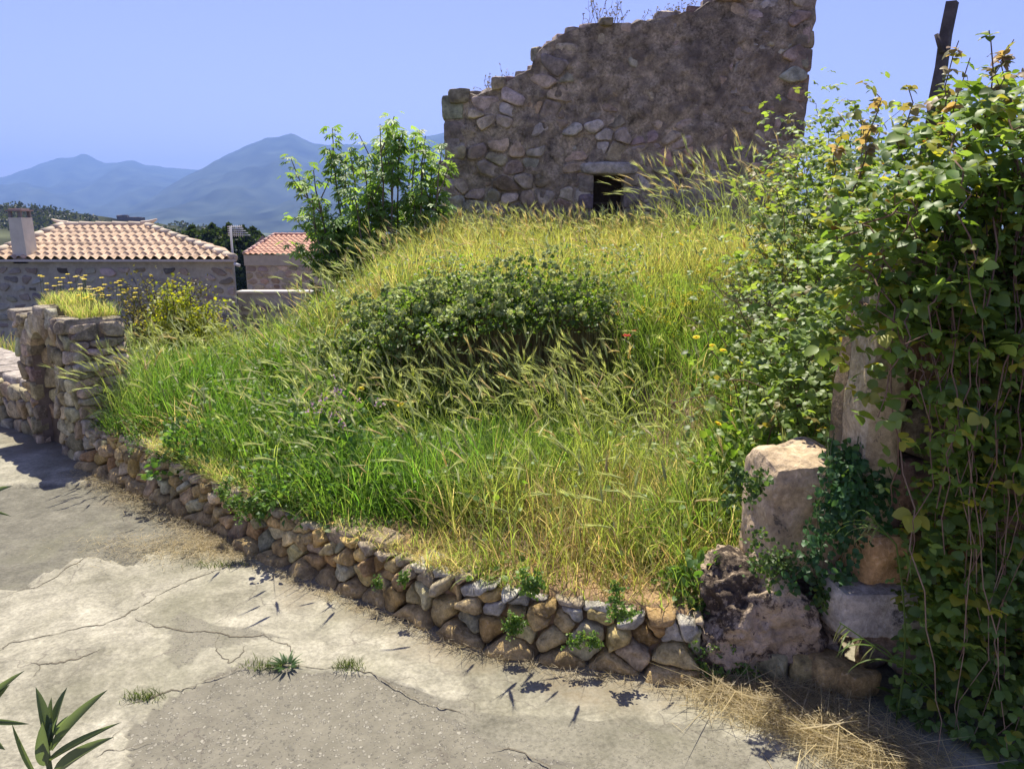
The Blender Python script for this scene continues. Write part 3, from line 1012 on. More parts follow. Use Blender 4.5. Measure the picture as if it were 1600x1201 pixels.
# ------------------------------------------------------------------ old wall at the right, rock and block at its foot
def build_right():
    root = thing("old_wall", "tall old stone wall at the right edge hung with brambles", "wall", (1.7, 2.6, 0))
    f = MB()
    facing(f, (1.31, 2.50, -0.02), unit(np.array([1.0, -0.05, 0])), (0, 0, 1), unit(np.array([-0.05, -1.0, 0])), 1.9, 1.62, 0.34, 0.26, 0.005, 0.05,
           [(0.36, 0.25, 0.15), (0.32, 0.22, 0.14), (0.38, 0.29, 0.19), (0.3, 0.22, 0.15)], nseg=22, jitter=0.4, rough=0.02, freq=6)
    f.build("stonework", M_rubble, root)
    b = MB()
    box(b, (2.42, 2.78, 0.78), (2.1, 0.5, 1.62), -0.05, (0.17, 0.125, 0.085), 0, 16, 0.02, 3)
    b.build("core", M_soil, root)
    q = MB()
    box(q, (1.262, 2.51, 0.98), (0.115, 0.20, 0.92), 0, (0.48, 0.39, 0.25), 0, 36, 0.014, 7.0, 0.35)
    q.build("upright_pier", M_block, root)
    q = MB()
    box(q, (1.33, 2.50, 0.50), (0.24, 0.30, 0.20), 0.1, (0.48, 0.30, 0.14), 0, 20, 0.018, 7, 0.5)
    q.build("orange_block", M_block, root)
    q = MB()
    box(q, (1.30, 2.46, 0.31), (0.34, 0.28, 0.18), 0.05, (0.5, 0.45, 0.37), 0, 20, 0.018, 7, 0.5)
    q.build("grey_block", M_block, root)
    # block
    m = MB()
    V0 = len(m.v)
    box(m, (1.075, 2.66, 0.56), (0.30, 0.30, 0.50), 0.06, (0.54, 0.41, 0.26), 0, 60, 0.026, 6.0, 0.55)
    o = m.build("stone_block", M_block)
    tag(o, "large upright pinkish stone block sitting on the dark lichened rock", "stone")
    # bedrock lump
    m = MB()
    n, k = 170, 110
    th = np.linspace(0, 2 * math.pi, n, endpoint=False); ph = np.linspace(0.02, math.pi - 0.02, k)
    T, P = np.meshgrid(th, ph, indexing='ij')
    D = np.stack([np.cos(T) * np.sin(P), np.sin(T) * np.sin(P), np.cos(P)], -1)
    sup = (np.abs(D) ** 3.2).sum(-1, keepdims=True) ** (1 / 3.2)
    Q = D / sup * np.array([0.31, 0.24, 0.27])
    c = np.array([0.965, 2.63, 0.13])
    dsp = 0.06 * fbm((Q + c) * 4.0, 6, 0.62) - 0.045 * np.abs(fbm((Q + c) * 9 + 8, 4))
    Q = Q + unit(Q) * dsp[..., None]
    W = (Q + c).reshape(-1, 3)
    m.add(W, grid_faces(n, k, True)[:, ::-1], (0.60, 0.47, 0.32))
    o = m.build("rock_outcrop", M_bedrock)
    tag(o, "rough pink rock blotched with dark lichen at the right end of the low wall", "rock")
    m = MB()
    for (px, py, s) in [(1125, 1045, .11), (1170, 1052, .12), (1215, 1062, .13), (1265, 1072, .12), (1300, 1080, .14), (1345, 1095, .13), (1180, 1025, .1), (1290, 1050, .12)]:
        g = gnd(px, py)
        box(m, (g[0], g[1] + 0.06, 0.05), (s, s, s * 0.8), rng.uniform(0, 1), pal(PAL_WALL), 0, 7, 0.02, 8, 0.8)
    o = m.build("foot_stones", M_rubble, root)
build_right()

# ------------------------------------------------------------------ houses
def tiled_roof(mb, e0, e1, r0, r1, pitch, rowlen, col, cs=0.22):
    """barrel tiled slope: eave e0->e1, ridge r0->r1 (3-D points); columns run up the slope"""
    e0, e1, r0, r1 = (np.asarray(k, float) for k in (e0, e1, r0, r1))
    U = unit(e1 - e0)
    up = (r0 + r1) / 2 - (e0 + e1) / 2
    up = up - U * (up @ U)
    Ls = np.linalg.norm(up); up = up / Ls
    N = np.cross(U, up); N = N if N[2] > 0 else -N
    W = np.linalg.norm(e1 - e0)
    a, b = (r0 - e0) @ U, (r1 - e0) @ U
    ncol = int(round(W / pitch)); sub = 8; nrow = int(round(Ls / rowlen)); rs = 4
    us = np.linspace(0, W, ncol * sub + 1)
    vs = np.concatenate([np.array([0, 0.02, 0.5, 0.985]) + r for r in range(nrow)]) / nrow * Ls
    Ug, Vg = np.meshgrid(us, vs, indexing='ij')
    ph = (Ug / W * ncol) % 1.0
    hgt = np.where(ph < 0.62, np.sin(ph / 0.62 * math.pi) * 0.046, -np.sin((ph - 0.62) / 0.38 * math.pi) * 0.03)
    rowf = (Vg / Ls * nrow) % 1.0
    hgt = hgt + 0.035 * (1 - rowf) + 0.006 * vnoise(np.stack([np.floor(Ug / pitch) * 3.1, np.floor(Vg / rowlen) * 2.7], -1))
    lo = Vg / Ls * a; hi = W + Vg / Ls * (b - W)
    Uc = np.clip(Ug, lo, hi)
    P = e0 + Uc[..., None] * U + Vg[..., None] * up + hgt[..., None] * N
    cc = np.asarray(col) * (1 + cs * vnoise(np.stack([np.floor(Ug / W * ncol) * 1.7, np.floor(Vg / Ls * nrow) * 2.3], -1) * 3.3))[..., None]
    f = grid_faces(len(us), len(vs))
    ur, lr, hr = Ug.ravel(), lo.ravel(), hi.ravel()
    bad = ((ur[f] < lr[f] - 1e-6).all(1)) | ((ur[f] > hr[f] + 1e-6).all(1))
    mb.add(P.reshape(-1, 3), f[~bad], np.clip(cc.reshape(-1, 3), 0, 1))

def ridge_tiles(mb, a, b, rad, step, col, lift=0.03):
    a, b = np.asarray(a, float), np.asarray(b, float)
    n = max(2, int(np.linalg.norm(b - a) / step))
    for i in range(n):
        p, q = a + (b - a) * i / n, a + (b - a) * (i + 1.08) / n
        tube(mb, [p + [0, 0, lift], q + [0, 0, lift * 0.7]], [rad * 1.12, rad * 0.9], 10, np.asarray(col) * rng.uniform(0.85, 1.12))

def build_houses():
    # ---- nearer house with a pale hipped roof
    Y0, Y1 = 16.9, 19.5
    ez = at(200, 405, Y0)[2]; rz = at(160, 353, Y1)[2]
    xl, xr = at(-28, 405, Y0)[0], at(366, 405, Y0)[0]
    a, b = at(100, 353, Y1)[0], at(228, 353, Y1)[0]
    root = thing("stone_house", "stone house with pale ochre hipped tile roof and plastered chimney", "house", ((xl + xr) / 2, 19, -1.6))
    w = MB()
    SH = 2.25
    q = np.array([(xl + .05, Y0 + .1), (xr - .05, Y0 + .1), (xr - .05 - SH, 22.2), (xl + .05 - SH, 22.2)])
    V = np.array([(a_, b_, z_) for z_ in (-1.9, ez - 0.03) for a_, b_ in q])
    for f_ in ((0, 1, 5, 4), (1, 2, 6, 5), (2, 3, 7, 6), (3, 0, 4, 7)): w.add(V[list(f_)], np.array([(0, 1, 2, 3)]), (0.38, 0.37, 0.30))
    facing(w, (xl + 0.05, Y0 + 0.10, -1.8), (1, 0, 0), (0, 0, 1), (0, -1, 0), xr - xl - 0.1, ez + 1.8 - 0.16, 0.34, 0.20, 0.05, 0.02,
           [(0.25, 0.235, 0.19), (0.28, 0.26, 0.21), (0.31, 0.29, 0.24), (0.33, 0.31, 0.26), (0.22, 0.2, 0.17)], nseg=14, skip=0.12, rough=0.012, freq=4)
    w.build("wall", M_house, root)
    e = MB(); box(e, ((xl + xr) / 2, Y0 + 0.02, ez - 0.03), (xr - xl + 0.04, 0.14, 0.05), 0, (0.5, 0.47, 0.42))
    e.build("eave_board", M_plaster, root, False)
    r = MB(); col = (0.47, 0.345, 0.235)
    tiled_roof(r, (xl, Y0 - 0.05, ez), (xr, Y0 - 0.05, ez), (a, Y1, rz), (b, Y1, rz), 0.20, 0.34, col, 0.12)
    tiled_roof(r, (xr - SH, 22.2, ez), (xl - SH, 22.2, ez), (b, Y1, rz), (a, Y1, rz), 0.20, 0.34, col)
    tiled_roof(r, (xr, Y0 - 0.05, ez), (xr - SH, 22.2, ez), (b, Y1 - .01, rz), (b, Y1 + .01, rz), 0.20, 0.34, col)
    tiled_roof(r, (xl - SH, 22.2, ez), (xl, Y0 - 0.05, ez), (a, Y1 + .01, rz), (a, Y1 - .01, rz), 0.20, 0.34, col)
    ro = r.build("roof", M_tile, root)
    rt = MB()
    cr = (0.50, 0.42, 0.32)
    ridge_tiles(rt, (a, Y1, rz), (b, Y1, rz), 0.085, 0.36, cr)
    ridge_tiles(rt, (xl, Y0, ez), (a, Y1, rz), 0.10, 0.38, cr)
    ridge_tiles(rt, (xr, Y0, ez), (b, Y1, rz), 0.085, 0.38, cr)
    for xx, sg in ((a, -1), (b, 1)):
        tube(rt, [(xx - sg * 0.1, Y1, rz + 0.05), (xx + sg * 0.12, Y1, rz + 0.09), (xx + sg * 0.3, Y1, rz + 0.17)], [0.08, 0.06, 0.02], 8, cr)
    rt.build("ridge_tiles", M_tile, ro)
    ch = MB()
    cx = at(38, 370, Y0 + 0.35)[0]; ct = at(38, 340, Y0 + 0.35)[2]
    n = 3
    V = []
    for z, s in ((ez - 0.1, 0.33), (ct, 0.29)):
        V += [(cx - s / 2, Y0 + 0.1, z), (cx + s / 2, Y0 + 0.1, z), (cx + s / 2, Y0 + 0.5, z), (cx - s / 2, Y0 + 0.5, z)]
    ch.add(np.array(V), np.array([(0, 1, 5, 4), (1, 2, 6, 5), (2, 3, 7, 6), (3, 0, 4, 7), (4, 5, 6, 7)]), (0.6, 0.58, 0.46))
    co = ch.build("chimney", M_plaster, root, False)
    cp = MB()
    for dx in (-0.11, 0.11):
        for dy in (0.14, 0.46):
            box(cp, (cx + dx, Y0 + dy, ct + 0.07), (0.06, 0.06, 0.14), 0, (0.22, 0.2, 0.19))
    box(cp, (cx, Y0 + 0.3, ct + 0.155), (0.36, 0.46, 0.03), 0, (0.33, 0.25, 0.21))
    box(cp, (cx, Y0 + 0.3, ct + 0.185), (0.28, 0.3, 0.03), 0, (0.42, 0.33, 0.28))
    cp.build("chimney_cap", M_plaster, co, False)
    pp = MB(); tube(pp, [(xr + 0.0, Y0 - 0.02, ez - 0.1), (xr + 0.13, Y0 - 0.05, ez - 0.14)], 0.035, 8, (0.6, 0.6, 0.58))
    pp.build("rainwater_spout", M_plaster, root)
    # ---- farther house with a red roof
    Y0, Y1 = 41.0, 44.2
    ez = at(440, 397, Y0)[2]; rz = at(440, 367, Y1)[2]
    xl, xr = at(382, 400, Y0)[0], at(535, 400, Y0)[0]
    root = thing("stone_house", "small pinkish stone house with red tiled gable roof behind the fig tree", "house", ((xl + xr) / 2, 43, -3.4))
    w = MB()
    box(w, ((xl + xr) / 2, 44.05, (ez - 3.6) / 2 - 0.3), (xr - xl, 6.0, ez + 3.6 - 0.6), 0, (0.56, 0.42, 0.31))
    facing(w, (xl, Y0 + 0.05, -3.4), (1, 0, 0), (0, 0, 1), (0, -1, 0), xr - xl, ez + 3.4 - 0.62, 0.52, 0.34, 0.035, 0.03,
           [(0.46, 0.32, 0.22), (0.50, 0.36, 0.26), (0.40, 0.27, 0.19), (0.52, 0.40, 0.31)], nseg=12, rough=0.02, freq=2)
    for xx in (xl, xr):
        w.add(np.array([(xx, Y0 + .06, ez - .05), (xx, 47.2, ez - .05), (xx, Y1, rz - .03)]), np.array([(0, 1, 2)]), (0.4, 0.3, 0.24))
    w.build("wall", M_house, root)
    c = MB(); box(c, ((xl + xr) / 2, Y0 + 0.02, ez - 0.33), (xr - xl + 0.06, 0.16, 0.58), 0, (0.46, 0.36, 0.28))
    c.build("cornice", M_plaster, root, False)
    r = MB(); col = (0.48, 0.27, 0.18)
    tiled_roof(r, (xl, Y0 - 0.15, ez), (xr, Y0 - 0.15, ez), (xl + .7, Y1, rz), (xr, Y1, rz), 0.30, 0.45, col, 0.16)
    tiled_roof(r, (xr, 47.4, ez), (xl, 47.4, ez), (xr, Y1, rz), (xl + .7, Y1, rz), 0.30, 0.45, col)
    ro = r.build("roof", M_tile, root)
    rt = MB(); ridge_tiles(rt, (xl + .7, Y1, rz), (xr, Y1, rz), 0.1, 0.4, (0.5, 0.3, 0.22)); ridge_tiles(rt, (xl, Y0 - .1, ez), (xl + .7, Y1, rz), 0.09, 0.4, (0.45, 0.3, 0.25), 0.05)
    rt.build("ridge_tiles", M_tile, ro)
    # ---- low garden wall between them
    Y0 = 18.2
    xl, xr = at(372, 470, Y0)[0], at(560, 470, Y0)[0]; tz = at(420, 458, Y0)[2]
    root = thing("garden_wall", "mortared grey garden wall beside the nearer stone house", "wall", ((xl + xr) / 2, Y0, -1.5))
    w = MB(); box(w, ((xl + xr) / 2, Y0 + 0.2, (tz - 1.9) / 2), (xr - xl, 0.4, tz + 1.9), 0, (0.36, 0.36, 0.35))
    facing(w, (xl, Y0, -1.8), (1, 0, 0), (0, 0, 1), (0, -1, 0), xr - xl, tz + 1.8 - 0.25, 0.34, 0.22, 0.055, 0.02, [(0.22, 0.2, 0.18), (0.18, 0.17, 0.16), (0.26, 0.24, 0.22)], nseg=12, skip=0.2, rough=0.012, freq=4)
    w.build("stonework", M_house, root)
    c = MB(); box(c, ((xl + xr) / 2, Y0 + 0.2, tz + 0.02), (xr - xl + 0.05, 0.46, 0.05), 0, (0.5, 0.47, 0.43), 0, 4)
    c.build("coping", M_plaster, root, False)
    # ---- television aerial
    Y0 = 20.5; p = at(364, 405, Y0); t = at(364, 353, Y0)
    root = thing("tv_aerial", "thin television aerial on a pole between the two houses", "aerial", (p[0], Y0, -1.6))
    m = MB(); tube(m, [(p[0], Y0, -1.6), (p[0], Y0, t[2])], 0.03, 8, (0.34, 0.34, 0.36)); m.build("mast", M_plaster, root)
    m = MB()
    for k, z in enumerate(np.linspace(t[2] - 0.02, t[2] - 0.25, 5)):
        tube(m, [(p[0] - 0.08, Y0, z), (p[0] + 0.05 + 0.06 * k % 0.3 + 0.15, Y0 + 0.25, z)], 0.012, 5, (0.5, 0.5, 0.52))
    for k in range(6):
        tube(m, [(p[0] + 0.02 + k * 0.04, Y0 + 0.05 + 0.04 * k, t[2] - 0.3), (p[0] + 0.02 + k * 0.04, Y0 + 0.05 + 0.04 * k, t[2] + 0.02)], 0.008, 4, (0.5, 0.5, 0.52))
    m.build("antenna_elements", M_plaster, root)
build_houses()

# ------------------------------------------------------------------ far country
def build_far():
    # ground out to the horizon
    n, k = 120, 70
    th = np.linspace(R(-75), R(75), n)
    rr = 12 * (9000 / 12.0) ** np.linspace(0, 1, k)
    T, RR = np.meshgrid(th, rr, indexing='ij')
    X, Y = RR * np.sin(T), RR * np.cos(T)
    Z = -1.75 - 0.05 * np.minimum(RR, 60) - 0.03 * np.clip(RR - 60, 0, 900) + 0.5 * fbm(np.stack([X * .02, Y * .02], -1), 3) * sstep(30, 120, RR)
    cn = fbm(np.stack([X * 0.03, Y * 0.03], -1), 4)
    C = np.array([0.09, 0.10, 0.045]) * (1 + 0.5 * cn)[..., None]
    mb = MB(); mb.add(np.stack([X, Y, Z], -1).reshape(-1, 3), grid_faces(n, k)[:, ::-1], np.clip(C.reshape(-1, 3), 0.02, 1))
    tag(mb.build("ground", M_hill), kind="structure")
    # mountains: two ranges with their own ridges
    def range_(name, prof, D, front, back, col, seed, base=-28.0):
        px = np.array([p[0] for p in prof], float); py = np.array([p[1] for p in prof], float)
        X = np.array([at(a, b, D)[0] for a, b in prof]); Zr = np.array([at(a, b, D)[2] for a, b in prof])
        nu, nv = 220, 110
        xs = np.linspace(X[0], X[-1], nu); zr = np.interp(xs, X, Zr)
        zr = zr + 6.0 * fbm(np.stack([xs * 0.012, xs * 0 + seed], -1), 4)
        tt = np.linspace(-1, 1, nv)
        XX = np.repeat(xs[:, None], nv, 1)
        YY = D + np.where(tt < 0, tt * front, tt * back)[None, :] + 0 * XX
        sc = YY / D
        fall = (1 - np.abs(tt)) ** 1.25
        spur = fbm(np.stack([XX * 0.0016 + seed, YY * 0.0009], -1), 5)
        ZZ = base + (zr[:, None] - base) * np.clip(fall[None, :] + 0.16 * spur * np.sin(np.clip(np.abs(tt), 0, 1) * math.pi)[None, :], 0, 1.0)
        cn = fbm(np.stack([XX, YY, ZZ], -1) * 0.01, 5)
        C = np.asarray(col) * (1 + 0.55 * cn)[..., None]
        mb = MB(); mb.add(np.stack([XX * np.where(sc < 1, 0.25 + 0.75 * sc, 1) ** 1, YY, ZZ], -1).reshape(-1, 3), grid_faces(nu, nv), np.clip(C.reshape(-1, 3), 0.01, 1))
        tag(mb.build(name, M_far), kind="structure")
    range_("mountains", [(-700, 330), (-400, 305), (-150, 300), (0, 279), (40, 265), (70, 254), (92, 246), (112, 246), (130, 239), (146, 247), (165, 254), (190, 252), (208, 250), (224, 257), (262, 261), (310, 265), (360, 275), (460, 300), (640, 340)],
           6500, 3400, 2200, (0.045, 0.055, 0.035), 3.0, -30)
    range_("mountains", [(150, 350), (230, 318), (290, 280), (318, 264), (345, 246), (380, 228), (405, 219), (420, 214), (440, 211), (456, 206), (470, 212), (492, 224), (540, 226), (600, 220), (660, 211), (700, 206), (800, 190), (950, 215), (1150, 260), (1400, 330)],
           5000, 2900, 2200, (0.045, 0.055, 0.035), 9.0, -30)
    # nearer dark hill at the left
    prof = [(-500, 300), (-200, 312), (-60, 318), (0, 320), (50, 322), (100, 328), (150, 336), (200, 343), (260, 352), (330, 362), (430, 374), (520, 392)]
    D = 330.0
    X = np.array([at(a, b, D)[0] for a, b in prof]); Zr = np.array([at(a, b, D)[2] for a, b in prof])
    nu, nv = 160, 70
    xs = np.linspace(X[0], X[-1], nu); zr = np.interp(xs, X, Zr) + 0.5 * fbm(np.stack([xs * .1, xs * 0], -1), 4)
    tt = np.linspace(-1, 1, nv)
    XX = np.repeat(xs[:, None], nv, 1); YY = D + np.where(tt < 0, tt * 230, tt * 160)[None, :] + 0 * XX
    ZZ = -16 + (zr[:, None] + 16) * ((1 - np.abs(tt)) ** 0.9)[None, :] + 1.2 * fbm(np.stack([XX, YY], -1) * 0.03, 4) * (1 - (1 - np.abs(tt)) ** 6)[None, :]
    cn = fbm(np.stack([XX, YY], -1) * 0.06, 4)
    C = np.array([0.05, 0.055, 0.032]) * (1 + 0.9 * cn)[..., None]
    mb = MB(); mb.add(np.stack([XX, YY, ZZ], -1).reshape(-1, 3), grid_faces(nu, nv), np.clip(C.reshape(-1, 3), 0.01, 1))
    tag(mb.build("hill", M_hill), kind="structure")
    m = 5200; i_ = rng.integers(20, nu - 20, m); j_ = rng.integers(2, 36, m)
    pos = np.stack([XX, YY, ZZ], -1)[i_, j_] + rng.normal(0, 1.5, (m, 3)) * [1, 1, 0]
    keep = fbm(pos[:, :2] * 0.02, 3) > -0.25; pos = pos[keep]; m = len(pos); k4 = np.repeat(np.arange(m), 7)
    mb = MB(); q = pos[k4] + rng.normal(0, 0.6, (len(k4), 3)) + [0, 0, .5]
    cards(mb, T_QD, q, rng.standard_normal(q.shape), rng.standard_normal(q.shape), rng.uniform(.7, 1.6, len(q)), mixcol([(0.025, 0.035, 0.02), (0.04, 0.05, 0.025)], len(q)))
    tag(mb.build("hillside_scrub", M_leaf), "dark scrub dotted over the far hill at the left", "scrub", kind="stuff")
    def hz(px): return float(np.interp(at(px, 340, D)[0], xs, zr))
    for px, w, h, lab in ((187, 1.6, 1.4, "tiny ruined tower stump on the far hill crest, left of the longer ruin"), (195, 3.2, 1.8, "tiny square ruin on the far hill crest between stump and long ruin"), (213, 6.5, 1.3, "tiny long ruined building on the far hill crest above the pale roof")):
        p = at(px, 340, D)
        root = thing("hilltop_ruin", lab, "ruin", (p[0], D, hz(px)), "ruins on the far hill crest")
        m = MB(); box(m, (p[0], D, hz(px) + h / 2 - 0.6), (w, 3.0, h + 1.2), 0.1, (0.2, 0.16, 0.15), 0, 6, 0.3, 0.5)
        m.build("wall", M_mortar, root)
        m = MB(); box(m, (p[0] - w * .1, D, hz(px) + h - 0.05), (w * .7, 2.6, 0.5), 0.1, (0.16, 0.13, 0.13), 0, 6, 0.3, 0.7)
        m.build("broken_top", M_mortar, root)

# ------------------------------------------------------------------ foliage generators
def blades(mb, base, az, L, w, lean, curve, c0, c1, segs=4, mat=0, wprof=1.6):
    """curved grass blades; base (N,3); az direction of lean"""
    N = len(base)
    base = np.asarray(base, float)
    b = lambda k: np.broadcast_to(np.asarray(k, float), (N,))
    az, L, w, lean, curve = b(az), b(L), b(w), b(lean), b(curve)
    dx, dy = np.cos(az), np.sin(az)
    tw = az + math.pi / 2 + rng.uniform(-1.1, 1.1, N)
    side = np.stack([np.cos(tw), np.sin(tw), 0.2 * rng.standard_normal(N)], 1)
    p = base.copy()
    V = np.zeros((N, 2 * segs + 1, 3)); Cc = np.zeros((N, 2 * segs + 1, 3))
    c0 = np.broadcast_to(np.asarray(c0, float), (N, 3)); c1 = np.broadcast_to(np.asarray(c1, float), (N, 3))
    for k in range(segs + 1):
        t = k / segs
        wk = w * (1 - t ** wprof) * (0.65 + 0.35 * min(1, t * 4))
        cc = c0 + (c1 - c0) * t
        if k < segs:
            V[:, 2 * k] = p - side * wk[:, None] / 2
            V[:, 2 * k + 1] = p + side * wk[:, None] / 2
            Cc[:, 2 * k] = cc; Cc[:, 2 * k + 1] = cc
            th = lean + curve * (t + 0.5 / segs) ** 1.4
            st = (L / segs)[:, None]
            p = p + st * np.stack([dx * np.sin(th), dy * np.sin(th), np.cos(th)], 1)
        else:
            V[:, 2 * segs] = p; Cc[:, 2 * segs] = cc
    nv = 2 * segs + 1
    o = np.arange(N)[:, None] * nv
    Q = np.concatenate([o + np.array([2 * k, 2 * k + 1, 2 * k + 3, 2 * k + 2]) for k in range(segs - 1)]) if segs > 1 else np.zeros((0, 4), int)
    T = o + np.array([2 * segs - 2, 2 * segs - 1, 2 * segs])
    mb.add(V.reshape(-1, 3), [Q, T], Cc.reshape(-1, 3), mat)
    return p, np.stack([dx * np.sin(lean + curve), dy * np.sin(lean + curve), np.cos(lean + curve)], 1)

def tmpl_ovate(fold=0.22, tip=1.0):
    x = np.array([0.0, 0.12, 0.35, 0.62, 0.85, 1.0])
    w = np.array([0.0, 0.26, 0.40, 0.36, 0.2, 0.0])
    V = [(0, 0, 0)]
    mid = [(a, 0, 0.05 * math.sin(a * math.pi)) for a in x]
    lft = [(a, b, fold * b + 0.05 * math.sin(a * math.pi) - 0.10 * a * a) for a, b in zip(x[1:-1], w[1:-1])]
    rgt = [(a, -b, fold * b + 0.05 * math.sin(a * math.pi) - 0.10 * a * a) for a, b in zip(x[1:-1], w[1:-1])]
    mid = [(a, 0, z - 0.10 * a * a) for a, _, z in mid]
    V = np.array(mid + lft + rgt)
    m, l, r = 0, 6, 10
    T = [(0, 1, l), (0, r, 1), (4, 5, l + 3), (4, r + 3, 5)]
    Q = []
    for i in range(3):
        Q.append((1 + i, 2 + i, l + 1 + i, l + i)); Q.append((1 + i, r + i, r + 1 + i, 2 + i))
    return V, [np.array(Q), np.array(T)]

def tmpl_quad(wid=0.45, fold=0.15):
    V = np.array([(0, 0, 0), (0.45, wid, fold), (1, 0, -0.12), (0.45, -wid, fold)])
    return V, [np.array([(0, 2, 1), (0, 3, 2)])]

def tmpl_palm():
    """broad lobed leaf: five rounded fingers from one base"""
    V = [(0, 0, 0), (0.28, 0, 0.02)]
    T = []
    for a, l in ((-1.25, 0.62), (-0.62, 0.85), (0, 1.0), (0.62, 0.85), (1.25, 0.62)):
        i = len(V)
        for da, r in ((-0.30, 0.34), (-0.2, 0.74), (0, 1.0), (0.2, 0.74), (0.30, 0.34)):
            an = a + da
            V.append((math.cos(an) * l * r, math.sin(an) * l * r, -0.22 * (l * r) ** 2 + 0.05 * abs(da)))
        T += [(0, i, i + 1), (0, i + 1, i + 2), (0, i + 2, i + 3), (0, i + 3, i + 4)]
    return np.array(V), [np.array(T)]

T_OV, T_QD, T_PM = tmpl_ovate(), tmpl_quad(), tmpl_palm()

def cards(mb, tm, pos, D, Nn, L, col, W=None, jit=0.0, mat=0):
    TV, TF = tm
    n = len(pos)
    if n == 0: return
    D = unit(D); S = unit(np.cross(Nn, D)); Nn = np.cross(D, S)
    L = np.broadcast_to(np.asarray(L, float), (n,)); W = L if W is None else np.broadcast_to(np.asarray(W, float), (n,))
    V = pos[:, None, :] + (TV[None, :, 0] * L[:, None])[..., None] * D[:, None, :] + (TV[None, :, 1] * W[:, None])[..., None] * S[:, None, :] + (TV[None, :, 2] * L[:, None])[..., None] * Nn[:, None, :]
    k = len(TV)
    C = np.repeat(np.broadcast_to(np.asarray(col, float), (n, 3))[:, None, :], k, 1)
    o = (np.arange(n) * k)[:, None, None]
    F = [(f[None] + o).reshape(-1, f.shape[1]) for f in TF]
    mb.add(V.reshape(-1, 3), F, np.clip(C.reshape(-1, 3), 0.003, 1), mat)

def mixcol(cols, n, jit=0.18):
    cols = np.asarray(cols, float)
    c = cols[rng.integers(len(cols), size=n)]
    c2 = cols[rng.integers(len(cols), size=n)]
    t = rng.random((n, 1))
    return np.clip((c * t + c2 * (1 - t)) * (1 + jit * rng.standard_normal((n, 1))), 0.005, 1)

def trifoliate(mb, pos, outd, L, col, nl=3):
    """compound leaves of three leaflets at pos facing up / outwards"""
    n = len(pos)
    Nn = unit(np.stack([0.35 * rng.standard_normal(n), 0.35 * rng.standard_normal(n) - 0.1, np.full(n, 0.9)], 1))
    D = unit(outd - Nn * (outd * Nn).sum(1, keepdims=True) + 0.05)
    S = np.cross(Nn, D)
    L = np.broadcast_to(np.asarray(L, float), (n,))
    for a, s in ((0, 1.0), (1.2, 0.85), (-1.2, 0.85))[:nl]:
        Dk = D * math.cos(a) + S * math.sin(a) - Nn * rng.uniform(0.0, 0.5, (n, 1))
        Nk = Nn + 0.25 * rng.standard_normal((n, 3))
        cards(mb, T_OV, pos + Dk * (L * 0.12)[:, None], Dk, Nk, L * s * rng.uniform(0.85, 1.1, n), col * (1 + 0.08 * rng.standard_normal((n, 1))))

# ------------------------------------------------------------------ grass over the garden
G_LUSH = np.array([0.14, 0.28, 0.04]); G_MID = np.array([0.29, 0.37, 0.085]); G_YEL = np.array([0.48, 0.48, 0.15]); G_STRAW = np.array([0.60, 0.50, 0.26])
def spot(px, py, dz=0.2):
    p = ray_hit(px, py, dz); return p[0], p[1]
STRAW_SPOTS = [(spot(900, 790), 0.42), (spot(1020, 730), 0.40), (spot(980, 860), 0.32), (spot(240, 660), 0.35), (spot(1090, 620), 0.4), (spot(560, 460), 0.5), (spot(700, 840, .05), .25), (spot(1100, 890, .05), .25), (spot(940, 905, .03), .4)]
LUSH_SPOTS = [(spot(600, 660), 0.6), (spot(640, 720), 0.5), (spot(480, 690), 0.55), (spot(330, 640), 0.7), (spot(760, 620), 0.55), (spot(400, 600), 0.8), (spot(1150, 700), 0.3)]

def zone(x, y):
    st = np.zeros(len(x)); lu = np.zeros(len(x))
    for (a, b), r in STRAW_SPOTS: st = np.maximum(st, np.exp(-((x - a) ** 2 + (y - b) ** 2) / r ** 2))
    for (a, b), r in LUSH_SPOTS: lu = np.maximum(lu, np.exp(-((x - a) ** 2 + (y - b) ** 2) / r ** 2))
    upm = sstep(5.8, 6.6, y) * sstep(-1.6, -0.6, x)
    return st, lu, upm

def grass_colors(x, y):
    n = len(x)
    st, lu, upm = zone(x, y)
    q = np.stack([x, y], -1)
    nz = fbm(q * 1.6, 3)
    k = np.clip(0.42 + 0.35 * nz + 0.75 * upm - 0.75 * lu + 0.3 * st, 0, 1)[:, None]
    c = G_LUSH * (1 - k) + G_MID * k
    k2 = np.clip(-0.10 + 0.7 * upm + 0.35 * nz + 0.5 * st - 0.4 * lu, 0, 1)[:, None]
    c = c * (1 - k2) + G_YEL * k2
    dry = rng.random(n) < np.clip(0.05 + 0.55 * st + 0.16 * upm - 0.1 * lu + 0.10 * nz, 0.02, 0.75)
    c = np.where(dry[:, None], G_STRAW * rng.uniform(0.55, 1.05, (n, 1)), c)
    return np.clip(c * (1 + 0.25 * rng.standard_normal((n, 1))) * (1 + 0.06 * rng.standard_normal((n, 3))), 0.01, 0.8), dry

def sample_garden(n, x0, x1, y0, y1, edge=0.08):
    x = rng.uniform(x0, x1, n); y = rng.uniform(y0, y1, n)
    ok = y > line_y(x) + edge
    # keep clear of gate, block and right wall
    O, U, Nn, L, TH, H, _ = GATE
    r = np.stack([x, y], 1) - O[:2]
    u = r @ U[:2]; nn = r @ Nn[:2]
    ok &= ~((u > -0.05) & (u < L + 0.1) & (nn > -TH - 0.05))
    ok &= ~((u >= L + 0.1) & (nn > -0.5))
    ok &= ~((x > 0.78) & (y < 2.9)) & ~((x > RUIN[0] - 0.1) & (x < RUIN[1]) & (y > RY - 0.02))
    return x[ok], y[ok]

